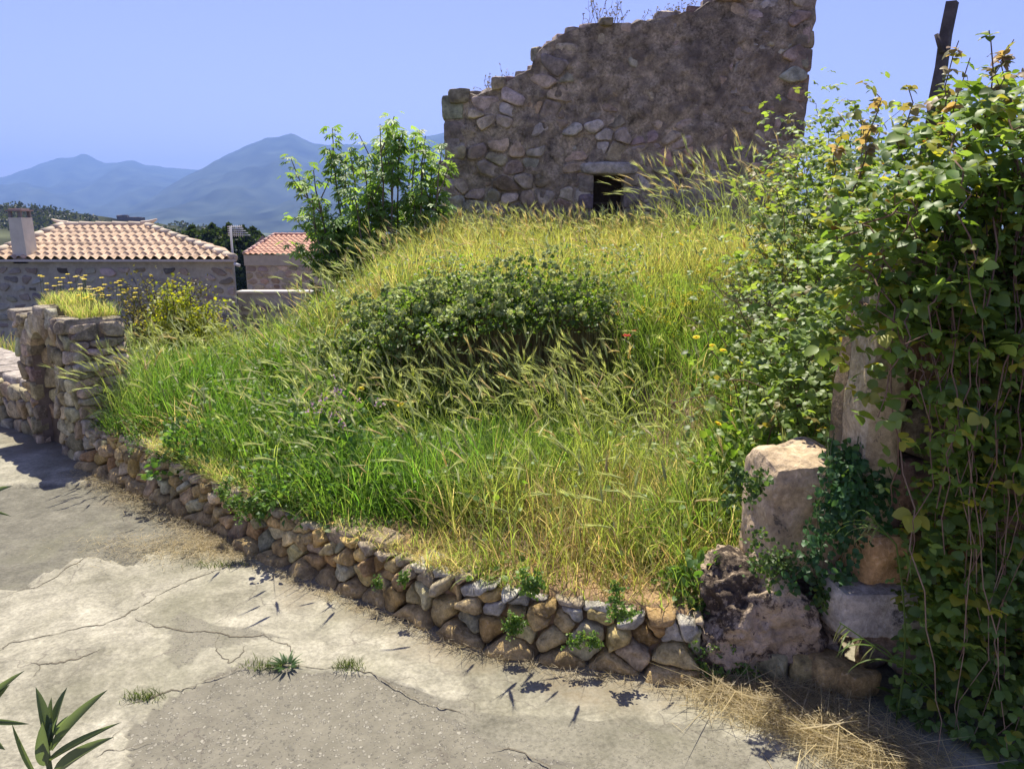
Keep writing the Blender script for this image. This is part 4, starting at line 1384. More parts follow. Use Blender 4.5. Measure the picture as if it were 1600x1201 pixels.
def build_grass():
    mb = MB()
    # (count, x0,x1,y0,y1, height lo..hi, width)
    for n, x0, x1, y0, y1, w in ((95000, -3.4, 1.7, 2.4, 6.0, 0.0058), (60000, -3.2, 3.6, 6.0, 10.8, 0.0075), (24000, -7.0, -1.5, 5.0, 13.5, 0.010), (14000, 1.2, 3.6, 3.0, 7.0, 0.007)):
        x, y = sample_garden(n, x0, x1, y0, y1)
        m = len(x)
        s = y - line_y(x)
        st, lu, upm = zone(x, y)
        nz = fbm(np.stack([x, y], -1) * 2.3 + 7, 3)
        # thin out: clumpy, and sparser in the hollow
        hol = np.exp(-((x - 0.02) / 0.6) ** 4) * np.exp(-((y - 5.42) / 0.42) ** 4)
        keep = rng.random(m) < np.clip(0.72 + 0.75 * nz, 0.12, 1) * (1 - 0.97 * hol)
        x, y, s, st, lu, upm, nz = (k[keep] for k in (x, y, s, st, lu, upm, nz)); m = len(x)
        hmax = 0.13 + 0.25 * sstep(0.0, 0.45, s) + 0.05 * lu + 0.09 * nz + 0.05 * upm
        hmax = hmax - 0.2 * sstep(3.7, 4.8, y) * sstep(6.2, 5.8, y) * sstep(-1, -.6, x) * sstep(1.0, .7, x)
        hmax = np.clip(hmax, 0.06, 0.6)
        Lh = hmax * rng.uniform(0.35, 1.15, m)
        col, dry = grass_colors(x, y)
        base = np.stack([x, y, h_garden(x, y) - 0.01], 1)
        az = rng.uniform(0, 2 * math.pi, m)
        az = np.where(rng.random(m) < 0.22, math.pi + rng.normal(0, 0.8, m), az)
        lean = np.abs(rng.normal(0.2, 0.22, m)) + dry * np.abs(rng.normal(0, 0.3, m))
        curve = np.abs(rng.normal(0.7, 0.75, m))
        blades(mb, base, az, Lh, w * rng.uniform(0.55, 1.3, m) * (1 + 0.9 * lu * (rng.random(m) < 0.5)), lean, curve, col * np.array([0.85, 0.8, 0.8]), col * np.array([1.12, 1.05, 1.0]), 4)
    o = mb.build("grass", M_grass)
    tag(o, "tall uncut green and yellowing grass covering the mound and terrace", "grass", kind="stuff")
    # short dry thatch hanging over the wall edge
    mb = MB()
    s = rng.uniform(0, WALL_S[-1], 9000)
    P, H = wall_at(s)
    x = P[:, 0] + rng.normal(0, 0.05, len(s)); y = P[:, 1] + 0.02 + np.abs(rng.normal(0.10, 0.09, len(s)))
    dens = np.clip(0.2 + 0.9 * fbm(np.stack([s * 1.3, s * 0], -1), 3), 0.05, 1)
    ok = (rng.random(len(s)) < dens) & (y > line_y(x) + 0.05)
    x, y = x[ok], y[ok]; m = len(x)
    base = np.stack([x, y, np.interp(x, WALL[:, 0], WALL_H) - 0.02], 1)
    dry = rng.random(m) < 0.65
    col = np.where(dry[:, None], G_STRAW * rng.uniform(0.55, 1.1, (m, 1)), G_MID * rng.uniform(0.8, 1.6, (m, 1)))
    blades(mb, base, rng.normal(-1.7, 1.2, m), rng.uniform(0.05, 0.17, m), 0.0035, np.abs(rng.normal(0.5, 0.3, m)), rng.uniform(0.4, 1.5, m), col, col * 1.1, 4)
    o = mb.build("dry_grass", M_grass)
    tag(o, "short straw coloured dead grass along the top of the low stone wall", "grass", kind="stuff")
build_grass()

# ------------------------------------------------------------------ wild barley with bristly ears
def ears(mb, p, d, L, col, awns=12):
    n = len(p)
    d = unit(d)
    ref = np.tile(np.array([0.0, 0, 1.0]), (n, 1)) + 0.01
    s1 = unit(np.cross(d, ref)); s2 = np.cross(d, s1)
    # curved axis drooping under its weight
    ks = np.linspace(0, 1, 5)
    rad = np.array([0.35, 1.0, 0.95, 0.6, 0.12])
    V = np.zeros((n, 5 * 4, 3))
    droop = L[:, None] * 0.22
    def axis(t): return p + d * (L[:, None] * t) - np.array([0, 0, 1.0]) * droop * t * t
    for i, (t, r) in enumerate(zip(ks, rad)):
        c = axis(t * 0.62)
        rr = (L * 0.052 * r)[:, None]
        for j, (a, b) in enumerate(((1, 0), (0, .55), (-1, 0), (0, -.55))):
            V[:, i * 4 + j] = c + s1 * a * rr + s2 * b * rr
    F = []
    for i in range(4):
        for j in range(4):
            F.append((i * 4 + j, i * 4 + (j + 1) % 4, (i + 1) * 4 + (j + 1) % 4, (i + 1) * 4 + j))
    o = (np.arange(n) * 20)[:, None, None]
    mb.add(V.reshape(-1, 3), (np.array(F)[None] + o).reshape(-1, 4), np.repeat(col, 20, 0))
    # awns: thin slivers fanning forward
    for k in range(awns):
        t0 = rng.uniform(0.05, 0.6, n)[:, None]
        b0 = axis(t0)
        an = rng.uniform(0, 2 * math.pi, n)[:, None]
        sp = rng.uniform(0.05, 0.20, n)[:, None]
        e = unit(d - np.array([0, 0, 1.0]) * 0.44 * t0 + sp * (np.cos(an) * s1 + np.sin(an) * s2))
        tip = b0 + e * (L * rng.uniform(0.40, 0.62, n))[:, None]
        wv = np.cross(e, s2 * np.cos(an) - s1 * np.sin(an)); wv = unit(wv) * (L * 0.011)[:, None]
        A = np.stack([b0 - wv, b0 + wv, tip], 1)
        mb.add(A.reshape(-1, 3), np.arange(n * 3).reshape(n, 3), np.repeat(col * 1.12, 3, 0))

def build_barley():
    zones = []
    def z(n, pxs, hgt, el):        # region given by a world rectangle
        zones.append((n, pxs, hgt, el))
    #      count  (x0,x1,y0,y1)           stalk height     ear length
    z(420, (-1.3, 0.9, 4.0, 5.25), (0.40, 0.66), (0.10, 0.145))
    z(250, (-2.1, 0.5, 3.2, 4.3), (0.33, 0.55), (0.10, 0.14))
    z(260, (0.3, 1.2, 2.9, 5.5), (0.35, 0.6), (0.09, 0.13))
    z(800, (-1.3, 2.2, 8.2, 10.6), (0.26, 0.48), (0.12, 0.18))
    z(260, (-1.6, 2.6, 6.0, 8.2), (0.3, 0.46), (0.10, 0.15))
    z(260, (1.5, 3.4, 5.5, 8.2), (0.75, 1.15), (0.13, 0.19))
    z(560, (-3.6, -1.0, 4.6, 8.5), (0.35, 0.58), (0.10, 0.15))
    z(110, (-2.85, -2.4, 4.45, 5.2), (0.4, 0.6), (0.10, 0.13))
    z(60, (3.6, 5.0, 7.0, 10.0), (0.9, 1.5), (0.14, 0.18))
    z(170, (-0.85, 0.85, 4.6, 5.2), (0.5, 0.74), (0.10, 0.15))
    z(70, (-0.6, 0.8, 2.5, 3.1), (0.35, 0.6), (0.09, 0.13))
    mb = MB()
    for n, (x0, x1, y0, y1), (h0, h1), (e0, e1) in zones:
        x, y = sample_garden(n, x0, x1, y0, y1, 0.12)
        m = len(x)
        hol = (np.abs(x - 0.02) < 0.6) & (np.abs(y - 5.45) < 0.25)
        x, y = x[~hol], y[~hol]; m = len(x)
        st, lu, upm = zone(x, y)
        base = np.stack([x, y, h_garden(x, y)], 1)
        az = math.pi + rng.normal(0.0, 1.0, m)
        flip = rng.random(m) < 0.1
        az = np.where(flip, az + math.pi, az)
        L = rng.uniform(h0, h1, m)
        gcol = G_MID * rng.uniform(0.8, 1.4, (m, 1))
        dry = rng.random(m) < 0.12 + 0.22 * upm
        ec = np.where(dry[:, None], np.array([0.62, 0.53, 0.28]), np.array([0.48, 0.53, 0.22])) * rng.uniform(0.75, 1.25, (m, 1))
        p, d = blades(mb, base, az, L, 0.0030 + 0.0007 * (y > 6), np.abs(rng.normal(0.1, 0.08, m)), rng.uniform(0.15, 1.25, m), gcol, gcol * 1.1, 5, 0, 6.0)
        ears(mb, p, d, rng.uniform(e0, e1, m) * 1.12, ec, 14)
        # flag leaves on the stalk
        blades(mb, base + np.array([0, 0, 1.0]) * (L * 0.45)[:, None] - 0.0, az + rng.normal(0, 1.5, m), L * 0.35, 0.006, 0.5, 1.0, gcol, gcol * 1.2, 3)
    o = mb.build("wild_barley", M_ear)
    tag(o, "wild barley with bristly nodding ears standing over the grass", "barley", kind="stuff")
build_barley()

# ------------------------------------------------------------------ leafy plants
def leafy_clump(mb, c, r, h, n, leaf, cols, tm=T_OV, up=0.6, stemcol=(0.08, 0.11, 0.03), shell=0.5):
    """a low leafy mound: leaves on an uneven dome"""
    c = np.asarray(c, float)
    a = rng.uniform(0, 2 * math.pi, n); e = np.arccos(rng.uniform(-0.28, 1, n))
    k = (1 - shell) + shell * rng.random(n) ** 0.5
    dirv = np.stack([np.cos(a) * np.sin(e), np.sin(a) * np.sin(e), np.cos(e)], 1)
    lump = 1 + 0.75 * fbm(dirv * 2.8 + c, 3)
    pos = c + dirv * np.array([r, r, h]) * (k * lump)[:, None]
    out = unit(dirv + np.array([0, 0, 0.1]) + 0.45 * rng.standard_normal((n, 3)))
    nn = unit(np.array([0, 0, up]) + dirv * 0.5 + 0.45 * rng.standard_normal((n, 3)))
    cards(mb, tm, pos, out, nn, leaf * rng.uniform(0.6, 1.3, n), mixcol(cols, n))
    return pos

DARKG = [(0.075, 0.17, 0.035), (0.105, 0.21, 0.045), (0.15, 0.25, 0.06)]
MIDG = [(0.13, 0.24, 0.04), (0.19, 0.29, 0.055), (0.11, 0.20, 0.04)]
PALEG = [(0.14, 0.20, 0.06), (0.18, 0.24, 0.09), (0.11, 0.16, 0.05)]

def build_plants():
    # small leaved ground cover between the grass
    mb = MB(); x, y = sample_garden(42000, -4.5, 2.2, 2.5, 8.0, 0.05); st_, lu_, up_ = zone(x, y)
    k = rng.random(len(x)) < np.clip(0.35 + 0.6 * lu_ + 0.7 * fbm(np.stack([x, y], -1) * 2.0 + 30, 3) - 0.4 * st_, 0.03, 1)
    x, y = x[k], y[k]; n = len(x); hh = (0.04 + 0.26 * sstep(0, 0.5, y - line_y(x)) * rng.random(n)) * np.where((np.abs(x) < .75) & (y > 4.2) & (y < 5.8), 0.5, 1)
    pos = np.stack([x, y, h_garden(x, y) + hh], 1)
    cards(mb, T_OV, pos, rng.standard_normal((n, 3)) * [1, 1, .4], unit(np.array([0, -.1, 1.0]) + .45 * rng.standard_normal((n, 3))), rng.uniform(0.018, 0.042, n), mixcol(MIDG + PALEG[:2], n, 0.2))
    tag(mb.build("ground_cover", M_leaf), "small leaved green herbs growing between the grass stems", "ground cover", kind="stuff")
    # broad leaved weeds among the grass
    for i, (px, py, r, h, leaf, n, cols, lab) in enumerate([
        (300, 690, 0.22, 0.22, 0.034, 1100, DARKG, "dark green leafy weed by the low wall beside yellow dry grass"),
        (455, 650, 0.26, 0.28, 0.034, 1200, DARKG, "dark leafy weed in the grass left of the purple flowers"),
        (560, 730, 0.34, 0.24, 0.032, 1500, DARKG, "lush nettle like weed patch behind the low wall"),
        (470, 740, 0.28, 0.18, 0.030, 1100, DARKG, "low dark weed overhanging the middle of the low wall"),
        (1150, 760, 0.16, 0.34, 0.04, 800, MIDG, "leafy weed standing beside the pinkish stone block"),
        (1100, 900, 0.12, 0.16, 0.035, 500, DARKG, "small dark weed at the foot of the lichened rock"),
        (1180, 690, 0.16, 0.32, 0.035, 700, MIDG, "pale leafy weed above the pinkish stone block"),
        (690, 620, 0.3, 0.18, 0.034, 900, DARKG, "bluish green weed patch in front of the dark hollow"),
        (860, 610, 0.3, 0.18, 0.034, 900, DARKG, "bluish green weed patch right in front of the bank"),
    ]):
        p = ray_hit(px, py, 0.12)
        z = float(h_garden(p[0], p[1]))
        root = thing("weed", lab, "plant", (p[0], p[1], z))
        mb = MB(); leafy_clump(mb, (p[0], p[1], z), r, h, n, leaf, cols)
        mb.build("leaves", M_leaf, root)
        st = MB()
        for k in range(14):
            a = rng.uniform(0, 6.28); q = np.array([math.cos(a) * r * .6, math.sin(a) * r * .6, h * rng.uniform(.6, .95)])
            tube(st, [np.array([p[0], p[1], z]) + q * [.2, .2, 0], np.array([p[0], p[1], z]) + q], [0.004, 0.002], 4, (0.09, 0.12, 0.04), cap=False)
        st.build("stems", M_wood, root)
    # purple flowered mallow
    p = ray_hit(520, 672, 0.2); z = float(h_garden(p[0], p[1]))
    root = thing("flowering_weed", "leafy weed with tiny purple flowers at the left of the grass", "plant", (p[0], p[1], z))
    mb = MB(); pos = leafy_clump(mb, (p[0], p[1], z), 0.24, 0.38, 1000, 0.04, DARKG); mb.build("leaves", M_leaf, root)
    top = pos[np.argsort(-pos[:, 2])[:90]]; top = top[rng.random(len(top)) < 0.4] + np.array([0, -0.02, 0.015])
    for q in top:
        mb = MB()
        for _ in range(3): cards(mb, T_QD, q[None] + rng.normal(0, .006, (2, 3)), rng.standard_normal((2, 3)), np.tile([0.2, -0.6, 1.0], (2, 1)), 0.014, (0.5, 0.30, 0.46))
        mb.build("flower", M_petal, root)
    # clover bank over the hollow: pale fluffy heads over dark leaves
    for (px, py, r, h, n, nh, lab) in ((775, 466, 0.46, 0.29, 5200, 420, "clover bush with pale fluffy heads overhanging the dark hollow"),
                                       (640, 484, 0.38, 0.28, 3200, 260, "clover bush with pale heads and yellow flowers left of the hollow"),
                                       (570, 545, 0.34, 0.26, 2000, 150, "low clover bush at the left foot of the bank"),
                                       (900, 474, 0.30, 0.22, 1500, 70, "dark clover tuft at the right end of the hollow")):
        p = ray_hit(px, py, 0.28); x, y = p[0], max(p[1] - 0.22, 5.18); p = at(px, py, y); z = p[2] - h * 0.40
        root = thing("clover_bush", lab, "shrub", (p[0], y, z))
        mb = MB(); pos = leafy_clump(mb, (p[0], y, z), r, h, n, 0.026, [(0.08, 0.15, 0.03), (0.12, 0.205, 0.045), (0.18, 0.27, 0.06)], shell=0.4)
        front = leafy_clump(mb, (p[0], y - r * 0.35, z - 0.04), r * 0.85, h * 0.8, n // 6, 0.026, [(0.07, 0.12, 0.03), (0.10, 0.16, 0.045)], shell=0.4)
        mb.build("leaves", M_leaf, root)
        allp = np.concatenate([pos, front]); k = ((allp - [p[0], y, z]) / [r, r, h]); ln = np.linalg.norm(k, axis=1)
        cand = allp[(ln > 0.75) & (k[:, 1] < 0.5) & (k[:, 2] > 0.1)]
        cand = cand[rng.permutation(len(cand))[:nh]]
        cand = cand[np.argsort(cand[:, 1])]
        dm = MB()
        for k in range(int(170 * r)):
            e_ = np.array([p[0] + r * rng.uniform(-1, 1), y - r * rng.uniform(-.1, .65), z + rng.uniform(-.02, .12)])
            g_ = e_ + [rng.normal(0, .07), rng.uniform(-.02, .16), 0]; g_[2] = float(h_garden(g_[0], g_[1])) - .01
            if g_[2] < e_[2] - .05: tube(dm, [g_, (g_ + e_) / 2 + rng.normal(0, .025, 3), e_], [0.0035, 0.003, 0.002], 4, np.array([0.20, 0.17, 0.09]) * rng.uniform(.4, 1.4), cap=False)
        if dm.n: dm.build("dead_stems", M_wood, root)
        rest = MB()
        for i, q in enumerate(cand):
            hd = MB() if i < 100 else rest
            sz = rng.uniform(0.013, 0.022)
            c = np.array([0.50, 0.58, 0.27]) * rng.uniform(0.7, 1.2)
            dv = unit(rng.standard_normal((16, 3)))
            cards(hd, T_QD, np.tile(q + [0, -0.015, 0.02], (16, 1)), dv, rng.standard_normal((16, 3)), sz * 1.5, c)
            if i < 100: hd.build("flower_head", M_petal, root)
        if rest.n: tag(rest.build("flower_heads", M_petal, root), kind="stuff")
    # soft weeds in the wall face and on the pavement
    i = 0
    for (px, py, r, n, leaf, lab) in [(345, 770, 0.055, 120, 0.022, "small fern like weed in the low wall, upper of two close together"), (385, 790, 0.085, 260, 0.024, "bushy green weed spilling over the low wall left of its middle"),
                                (805, 975, 0.05, 160, 0.020, "bright green weed in the low wall under the white stones"), (925, 1005, 0.045, 120, 0.02, "weed rooted at the foot of the low wall beside the big brown stone"),
                                (970, 945, 0.05, 110, 0.024, "lone green weed on top of the low wall near its right end"), (632, 905, 0.035, 60, 0.02, "small weed in a low wall joint left of the white stones"),
                                (590, 905, 0.03, 50, 0.018, "tiny weed in the shaded face of the low wall"), (1120, 1030, 0.07, 150, 0.024, "weed at the foot of the lichened rock by the straw"),
                                (1148, 1060, 0.07, 150, 0.026, "flat weed on the pavement edge under the lichened rock"), (830, 905, 0.06, 120, 0.026, "grey green weed drooping over a white capstone"),
                                (215, 688, 0.05, 90, 0.02, "little weed near the left end of the low wall")]:
        g = gnd(px, py, 0.02)
        s = np.interp(g[0], WALL[:, 0], WALL_S)
        # point on the wall face that this pixel sees
        d = ray(px, py)
        best = None
        for t in np.linspace(1.5, 8, 900):
            q = np.array([0, 0, CAM_H]) + d * t
            if q[1] > line_y(q[0]) - 0.06 or q[2] < 0.02: best = q; break
        q = best
        root = thing("wall_weed", lab, "plant", tuple(q))
        mb = MB()
        a = rng.uniform(0, 2 * math.pi, n); rr = r * np.sqrt(rng.random(n))
        n = int(n * 2.2); a = rng.uniform(0, 2 * math.pi, n); rr = r * np.sqrt(rng.random(n)) * (1 + 0.5 * np.sin(3 * a + r * 900)); leaf = leaf * 0.62
        sub = rng.normal(0, 0.55 * r, (7, 3)) * [1, 0, 1.2]; pick = sub[rng.integers(7, size=n)]
        pos = q + pick + np.stack([rr * np.cos(a) * 0.5, 0.015 - 0.15 * r * rng.random(n), rr * np.sin(a) * 0.6 - 0.2 * r], 1)
        cards(mb, T_OV, pos, unit(rng.standard_normal((n, 3)) + np.array([0, -0.6, -0.2])), unit(np.array([0, -0.5, 0.9]) + 0.4 * rng.standard_normal((n, 3))), leaf * rng.uniform(0.6, 1.2, n), mixcol(MIDG, n))
        mb.build("leaves", M_leaf, root)
        st = MB()
        for k in range(6):
            tube(st, [q + [0, 0.04, 0], pos[k]], [0.002, 0.001], 4, (0.1, 0.13, 0.04), cap=False)
        st.build("stems", M_wood, root)
    # rosettes and tufts in the pavement cracks
    g = gnd(448, 1040); root = thing("pavement_weed", "dark jagged leaved rosette growing from the pavement crack", "plant", tuple(g))
    mb = MB(); n = 46; a = rng.uniform(0, 6.28, n)
    blades(mb, g + np.stack([0.02 * np.cos(a), 0.02 * np.sin(a), 0 * a + 0.004], 1), a, rng.uniform(0.025, 0.062, n), 0.012, 1.0, 0.5, (0.05, 0.10, 0.03), (0.08, 0.15, 0.05), 4)
    mb.build("leaves", M_leaf, root)
    for px, py, w, lab in ((415, 1042, 0.09, "mossy green tuft beside the dark rosette in the crack"), (224, 1090, 0.06, "pale grass tuft in the crack at the lower left"), (543, 1042, 0.05, "small bright green tuft at the right end of the crack"), (345, 885, 0.12, "thin grass tuft on the straw patch near the wall")):
        g = gnd(px, py); root = thing("grass_tuft", lab, "plant", tuple(g))
        mb = MB(); n = 170; x = rng.normal(0, w * 0.55, n); y = rng.normal(0, 0.016, n)
        blades(mb, g + np.stack([x, y, 0 * x], 1), rng.uniform(0, 6.28, n), rng.uniform(0.012, 0.05, n), 0.003, 0.4, 0.8, (0.09, 0.13, 0.03), (0.16, 0.2, 0.06), 3)
        mb.build("blades", M_grass, root)
build_plants()

# ------------------------------------------------------------------ straw litter
def build_straw():
    mb = MB()
    def patch(c, sx, sy, ang, n, L0=0.03, L1=0.10, hgt=0.015):
        x = rng.normal(0, sx, n); y = rng.normal(0, sy, n)
        ca, sa = math.cos(ang), math.sin(ang)
        p = np.stack([c[0] + x * ca - y * sa, c[1] + x * sa + y * ca, np.zeros(n)], 1)
        ok = p[:, 1] < line_y(p[:, 0]) + 0.02
        p = p[ok]; n = len(p)
        p[:, 2] = pave_z(p[:, 0], p[:, 1]) + 0.006 + hgt * rng.random(n) ** 2
        col = np.array([0.50, 0.42, 0.27]) * rng.uniform(0.45, 1.25, (n, 1))
        blades(mb, p, rng.uniform(0, 6.28, n), rng.uniform(L0, L1, n), 0.0026, R(84) + rng.normal(0, 0.05, n), rng.normal(0, 0.12, n), col, col, 3)
    for s in np.linspace(0.1, WALL_S[-1] - 0.1, 46):
        P, _ = wall_at(np.array([s]))
        k = 1.6 if s < WALL_S[-1] * 0.45 else 0.4
        patch(P[0] + [-0.05, -0.06], 0.10, 0.035 * k, -0.45, int(90 * k), 0.02, 0.08)
    c = gnd(300, 855); patch(c[:2], 0.26, 0.09, -0.1, 2200, 0.02, 0.08)
    c = gnd(345, 850); patch(c[:2], 0.10, 0.12, -0.4, 500, 0.02, 0.08)
    for px, py, n in ((1130, 1085, 500), (1190, 1105, 800), (1250, 1130, 1000), (1320, 1160, 1000), (1290, 1100, 500), (1400, 1185, 700)):
        c = gnd(px, py); patch(c[:2], 0.09, 0.06, -0.5, n, 0.05, 0.16, 0.03)
    n = 160; i = rng.integers(0, 6, n); cs_ = np.array([gnd(*p) for p in ((1150, 1090), (1220, 1120), (1290, 1150), (1340, 1170), (1280, 1100), (1390, 1190))])[i]
    p = cs_ + rng.normal(0, 0.09, (n, 3)) * [1, .7, 0]; p[:, 2] = 0.02 + 0.03 * rng.random(n); p[:, 1] = np.minimum(p[:, 1], 2.33)
    col = np.array([0.66, 0.56, 0.34]) * rng.uniform(0.6, 1.1, (n, 1))
    blades(mb, p, rng.uniform(0, 6.28, n), rng.uniform(0.12, 0.3, n), 0.0036, R(80) + rng.normal(0, 0.1, n), rng.normal(0, 0.1, n), col, col, 3)
    o = mb.build("straw", M_grass)
    tag(o, "dry straw litter scattered on the pavement along the wall foot", "straw", kind="stuff")
build_straw()

# ------------------------------------------------------------------ flowers
def build_flowers():
    tops = [(1113, 540, "yellow daisy close under the pair of overlapping daisies"), (1130, 548, "broad yellow daisy, the largest of the group right of the poppy"), (1155, 564, "yellow daisy right of the broad largest daisy"), (1088, 527, "yellow daisy nearest to the red poppy"),
            (1190, 571, "small yellow daisy at the right by the brambles"), (1122, 662, "lone yellow daisy low in the grass above the stone block"), (613, 514, "yellow daisy on the left clover bush, lower of two"), (620, 509, "yellow daisy on the left clover bush, upper of two"),
            (642, 514, "orange yellow daisy on the left clover bush"), (613, 573, "yellow daisy left of the barley before the hollow"), (626, 632, "yellow daisy among barley ears below the hollow"), (1205, 386, "yellow daisy among the brambles right of the window"),
            (1064, 382, "yellow daisy in the high grass under the ruin"), (815, 443, "yellow daisy above the clover bush"), (563, 608, "tiny yellow daisy at the left of the bank")]
    for px, py, lab in tops:
        p = ray_hit(px, py, 0.36)
        z0 = float(h_garden(p[0], p[1]))
        root = thing("daisy", lab, "flower", (p[0], p[1], z0), "yellow daisies in the grass")
        s = MB(); tube(s, [(p[0] + 0.03, p[1] + 0.02, z0), (p[0] + 0.01, p[1], (z0 + p[2]) / 2), tuple(p)], [0.003, 0.0025, 0.002], 5, (0.1, 0.15, 0.04)); s.build("stem", M_wood, root)
        h = MB(); n = 13; a = np.arange(n) * 6.283 / n
        sz = rng.uniform(0.021, 0.030) * (1 + 0.04 * (p[1] - 4))
        nv = unit(np.array([rng.normal(0, 0.3), -0.35, 0.9]))
        e1 = unit(np.cross(nv, [0, 1, 0])); e2 = np.cross(nv, e1)
        cards(h, T_QD, np.tile(p, (n, 1)), np.cos(a)[:, None] * e1 + np.sin(a)[:, None] * e2 + 0.2 * nv, np.tile(nv, (n, 1)), sz, (0.82, 0.72, 0.03), sz * 0.75)
        h.build("petals", M_petal, root)
        c = MB(); box(c, p + nv * 0.003, (0.014, 0.014, 0.008), 0, (0.55, 0.28, 0.02), 0, 4, 0, 1, 1.0); c.build("flower_centre", M_petal, root)
    for px, py, r, lab in ((979, 525, 0.034, "red poppy open in the grass right of the hollow"), (991, 517, 0.018, "small half hidden red poppy behind the open one")):
        p = ray_hit(px, py, 0.36); z0 = float(h_garden(p[0], p[1]))
        root = thing("poppy", lab, "flower", (p[0], p[1], z0))
        s = MB(); tube(s, [(p[0] + 0.02, p[1], z0), tuple(p)], [0.003, 0.002], 5, (0.1, 0.15, 0.04)); s.build("stem", M_wood, root)
        h = MB(); n = 5; a = np.arange(n) * 6.283 / n
        cards(h, T_OV, np.tile(p, (n, 1)), np.stack([np.cos(a), np.sin(a) - 0.2, 0 * a + 0.25], 1), np.tile([0, -0.5, 1.0], (n, 1)), r, (0.65, 0.035, 0.02), r * 1.3)
        h.build("petals", M_petal, root)
    # yellow umbels of a fennel like plant in the grass
    for px, py, lab in ((1030, 490, "loose yellow flowered herb in the grass above the poppy"), (1085, 455, "yellow flowered herb high in the grass left of the dry twigs"), (945, 485, "small yellow flowered herb beside the clover tuft")):
        p = ray_hit(px, py, 0.3); z0 = float(h_garden(p[0], p[1]))
        root = thing("yellow_herb", lab, "plant", (p[0], p[1], z0))
        st = MB()
        for k in range(26):
            fl = MB(); q = p + np.array([rng.normal(0, 0.14), rng.normal(0, 0.1), rng.normal(0.0, 0.075)])
            tube(st, [(p[0] + rng.normal(0, 0.04), p[1], z0), (q[0] * .6 + p[0] * .4, q[1], (z0 + q[2]) / 2), tuple(q)], [0.003, 0.002, 0.0015], 4, (0.12, 0.16, 0.04), cap=False)
            m = 9
            cards(fl, T_QD, q + rng.normal(0, 0.014, (m, 3)), rng.standard_normal((m, 3)), np.tile([0, -0.3, 1.0], (m, 1)), 0.016, (0.55, 0.47, 0.02)); fl.build("flower_cluster", M_petal, root)
        st.build("stems", M_wood, root)
build_flowers()

# grass and daisies growing on the gate
def build_gate_top():
    O, U, Nn, L, TH, H, topz = GATE
    n = 2600
    u = rng.uniform(0.0, L * 0.75, n); b = rng.uniform(0.08, TH, n)
    p = O + u[:, None] * U - b[:, None] * Nn
    p[:, 2] = [topz(k) - 0.03 for k in u]
    mb = MB(); c = np.where(rng.random((n, 1)) < 0.45, G_STRAW * 0.9, G_MID * 1.3) * rng.uniform(0.7, 1.3, (n, 1))
    blades(mb, p, rng.uniform(0, 6.28, n), rng.uniform(0.03, 0.13, n), 0.004, 0.3, 0.7, c, c * 1.1, 3)
    tag(mb.build("gate_grass", M_grass), "tuft of short yellowish grass growing on top of the stone gate", "grass", kind="stuff")
    c0 = O + U * L * 0.45 - Nn * 0.4 + np.array([0, 0, topz(L * .45)])
    root = thing("daisy_clump", "clump of small yellow daisies growing on top of the stone gate", "flowers", tuple(c0))
    st = MB()
    for k in range(60):
        fl = MB(); q = O + U * rng.uniform(-0.1, L * 0.95) - Nn * rng.uniform(0.15, TH + 0.1)
        q[2] = topz(0.5) + rng.uniform(0.0, 0.15)
        b0 = q * [1, 1, 0] + [0, 0, topz(0.5) - 0.05] + rng.normal(0, 0.015, 3) * [1, 1, 0]
        tube(st, [b0, q], [0.002, 0.0015], 4, (0.12, 0.15, 0.05), cap=False)
        m = 8; a = np.arange(m) * 6.283 / m
        cards(fl, T_QD, np.tile(q, (m, 1)), np.stack([np.cos(a), np.sin(a), 0 * a + .2], 1), np.tile([0, -0.4, 1.0], (m, 1)), 0.018, (0.70, 0.58, 0.05) if rng.random() < .75 else (0.5, 0.42, 0.2)); fl.build("flower", M_petal, root)
    st.build("stems", M_wood, root)
build_gate_top()

# ------------------------------------------------------------------ woody plants
def branchy(st, p0, d0, L, r, depth, tips, spread=0.5, up=0.25, col=(0.16, 0.13, 0.10), nseg=4, ratio=0.68, kids=(2, 3)):
    p = np.array(p0, float); d = unit(np.array(d0, float))
    pts = [p.copy()]
    for k in range(nseg):
        d = unit(d + rng.normal(0, 0.10, 3) + np.array([0, 0, up * 0.25]))
        p = p + d * L / nseg; pts.append(p.copy())
    tube(st, pts, np.linspace(r, r * 0.62, len(pts)), 6 if r > 0.01 else 4, col, cap=False)
    if depth <= 0:
        tips.append((p, d)); return
    tips.append((pts[2], d)) if depth == 1 else None
    for k in range(rng.integers(kids[0], kids[1] + 1)):
        nd_ = unit(d + spread * rng.standard_normal(3) + np.array([0, 0, up]))
        j = nseg if k == 0 else rng.integers(max(1, nseg - 2), nseg + 1)
        branchy(st, pts[j], nd_, L * ratio * rng.uniform(0.8, 1.2), r * 0.6, depth - 1, tips, spread, up, col, nseg, ratio, kids)

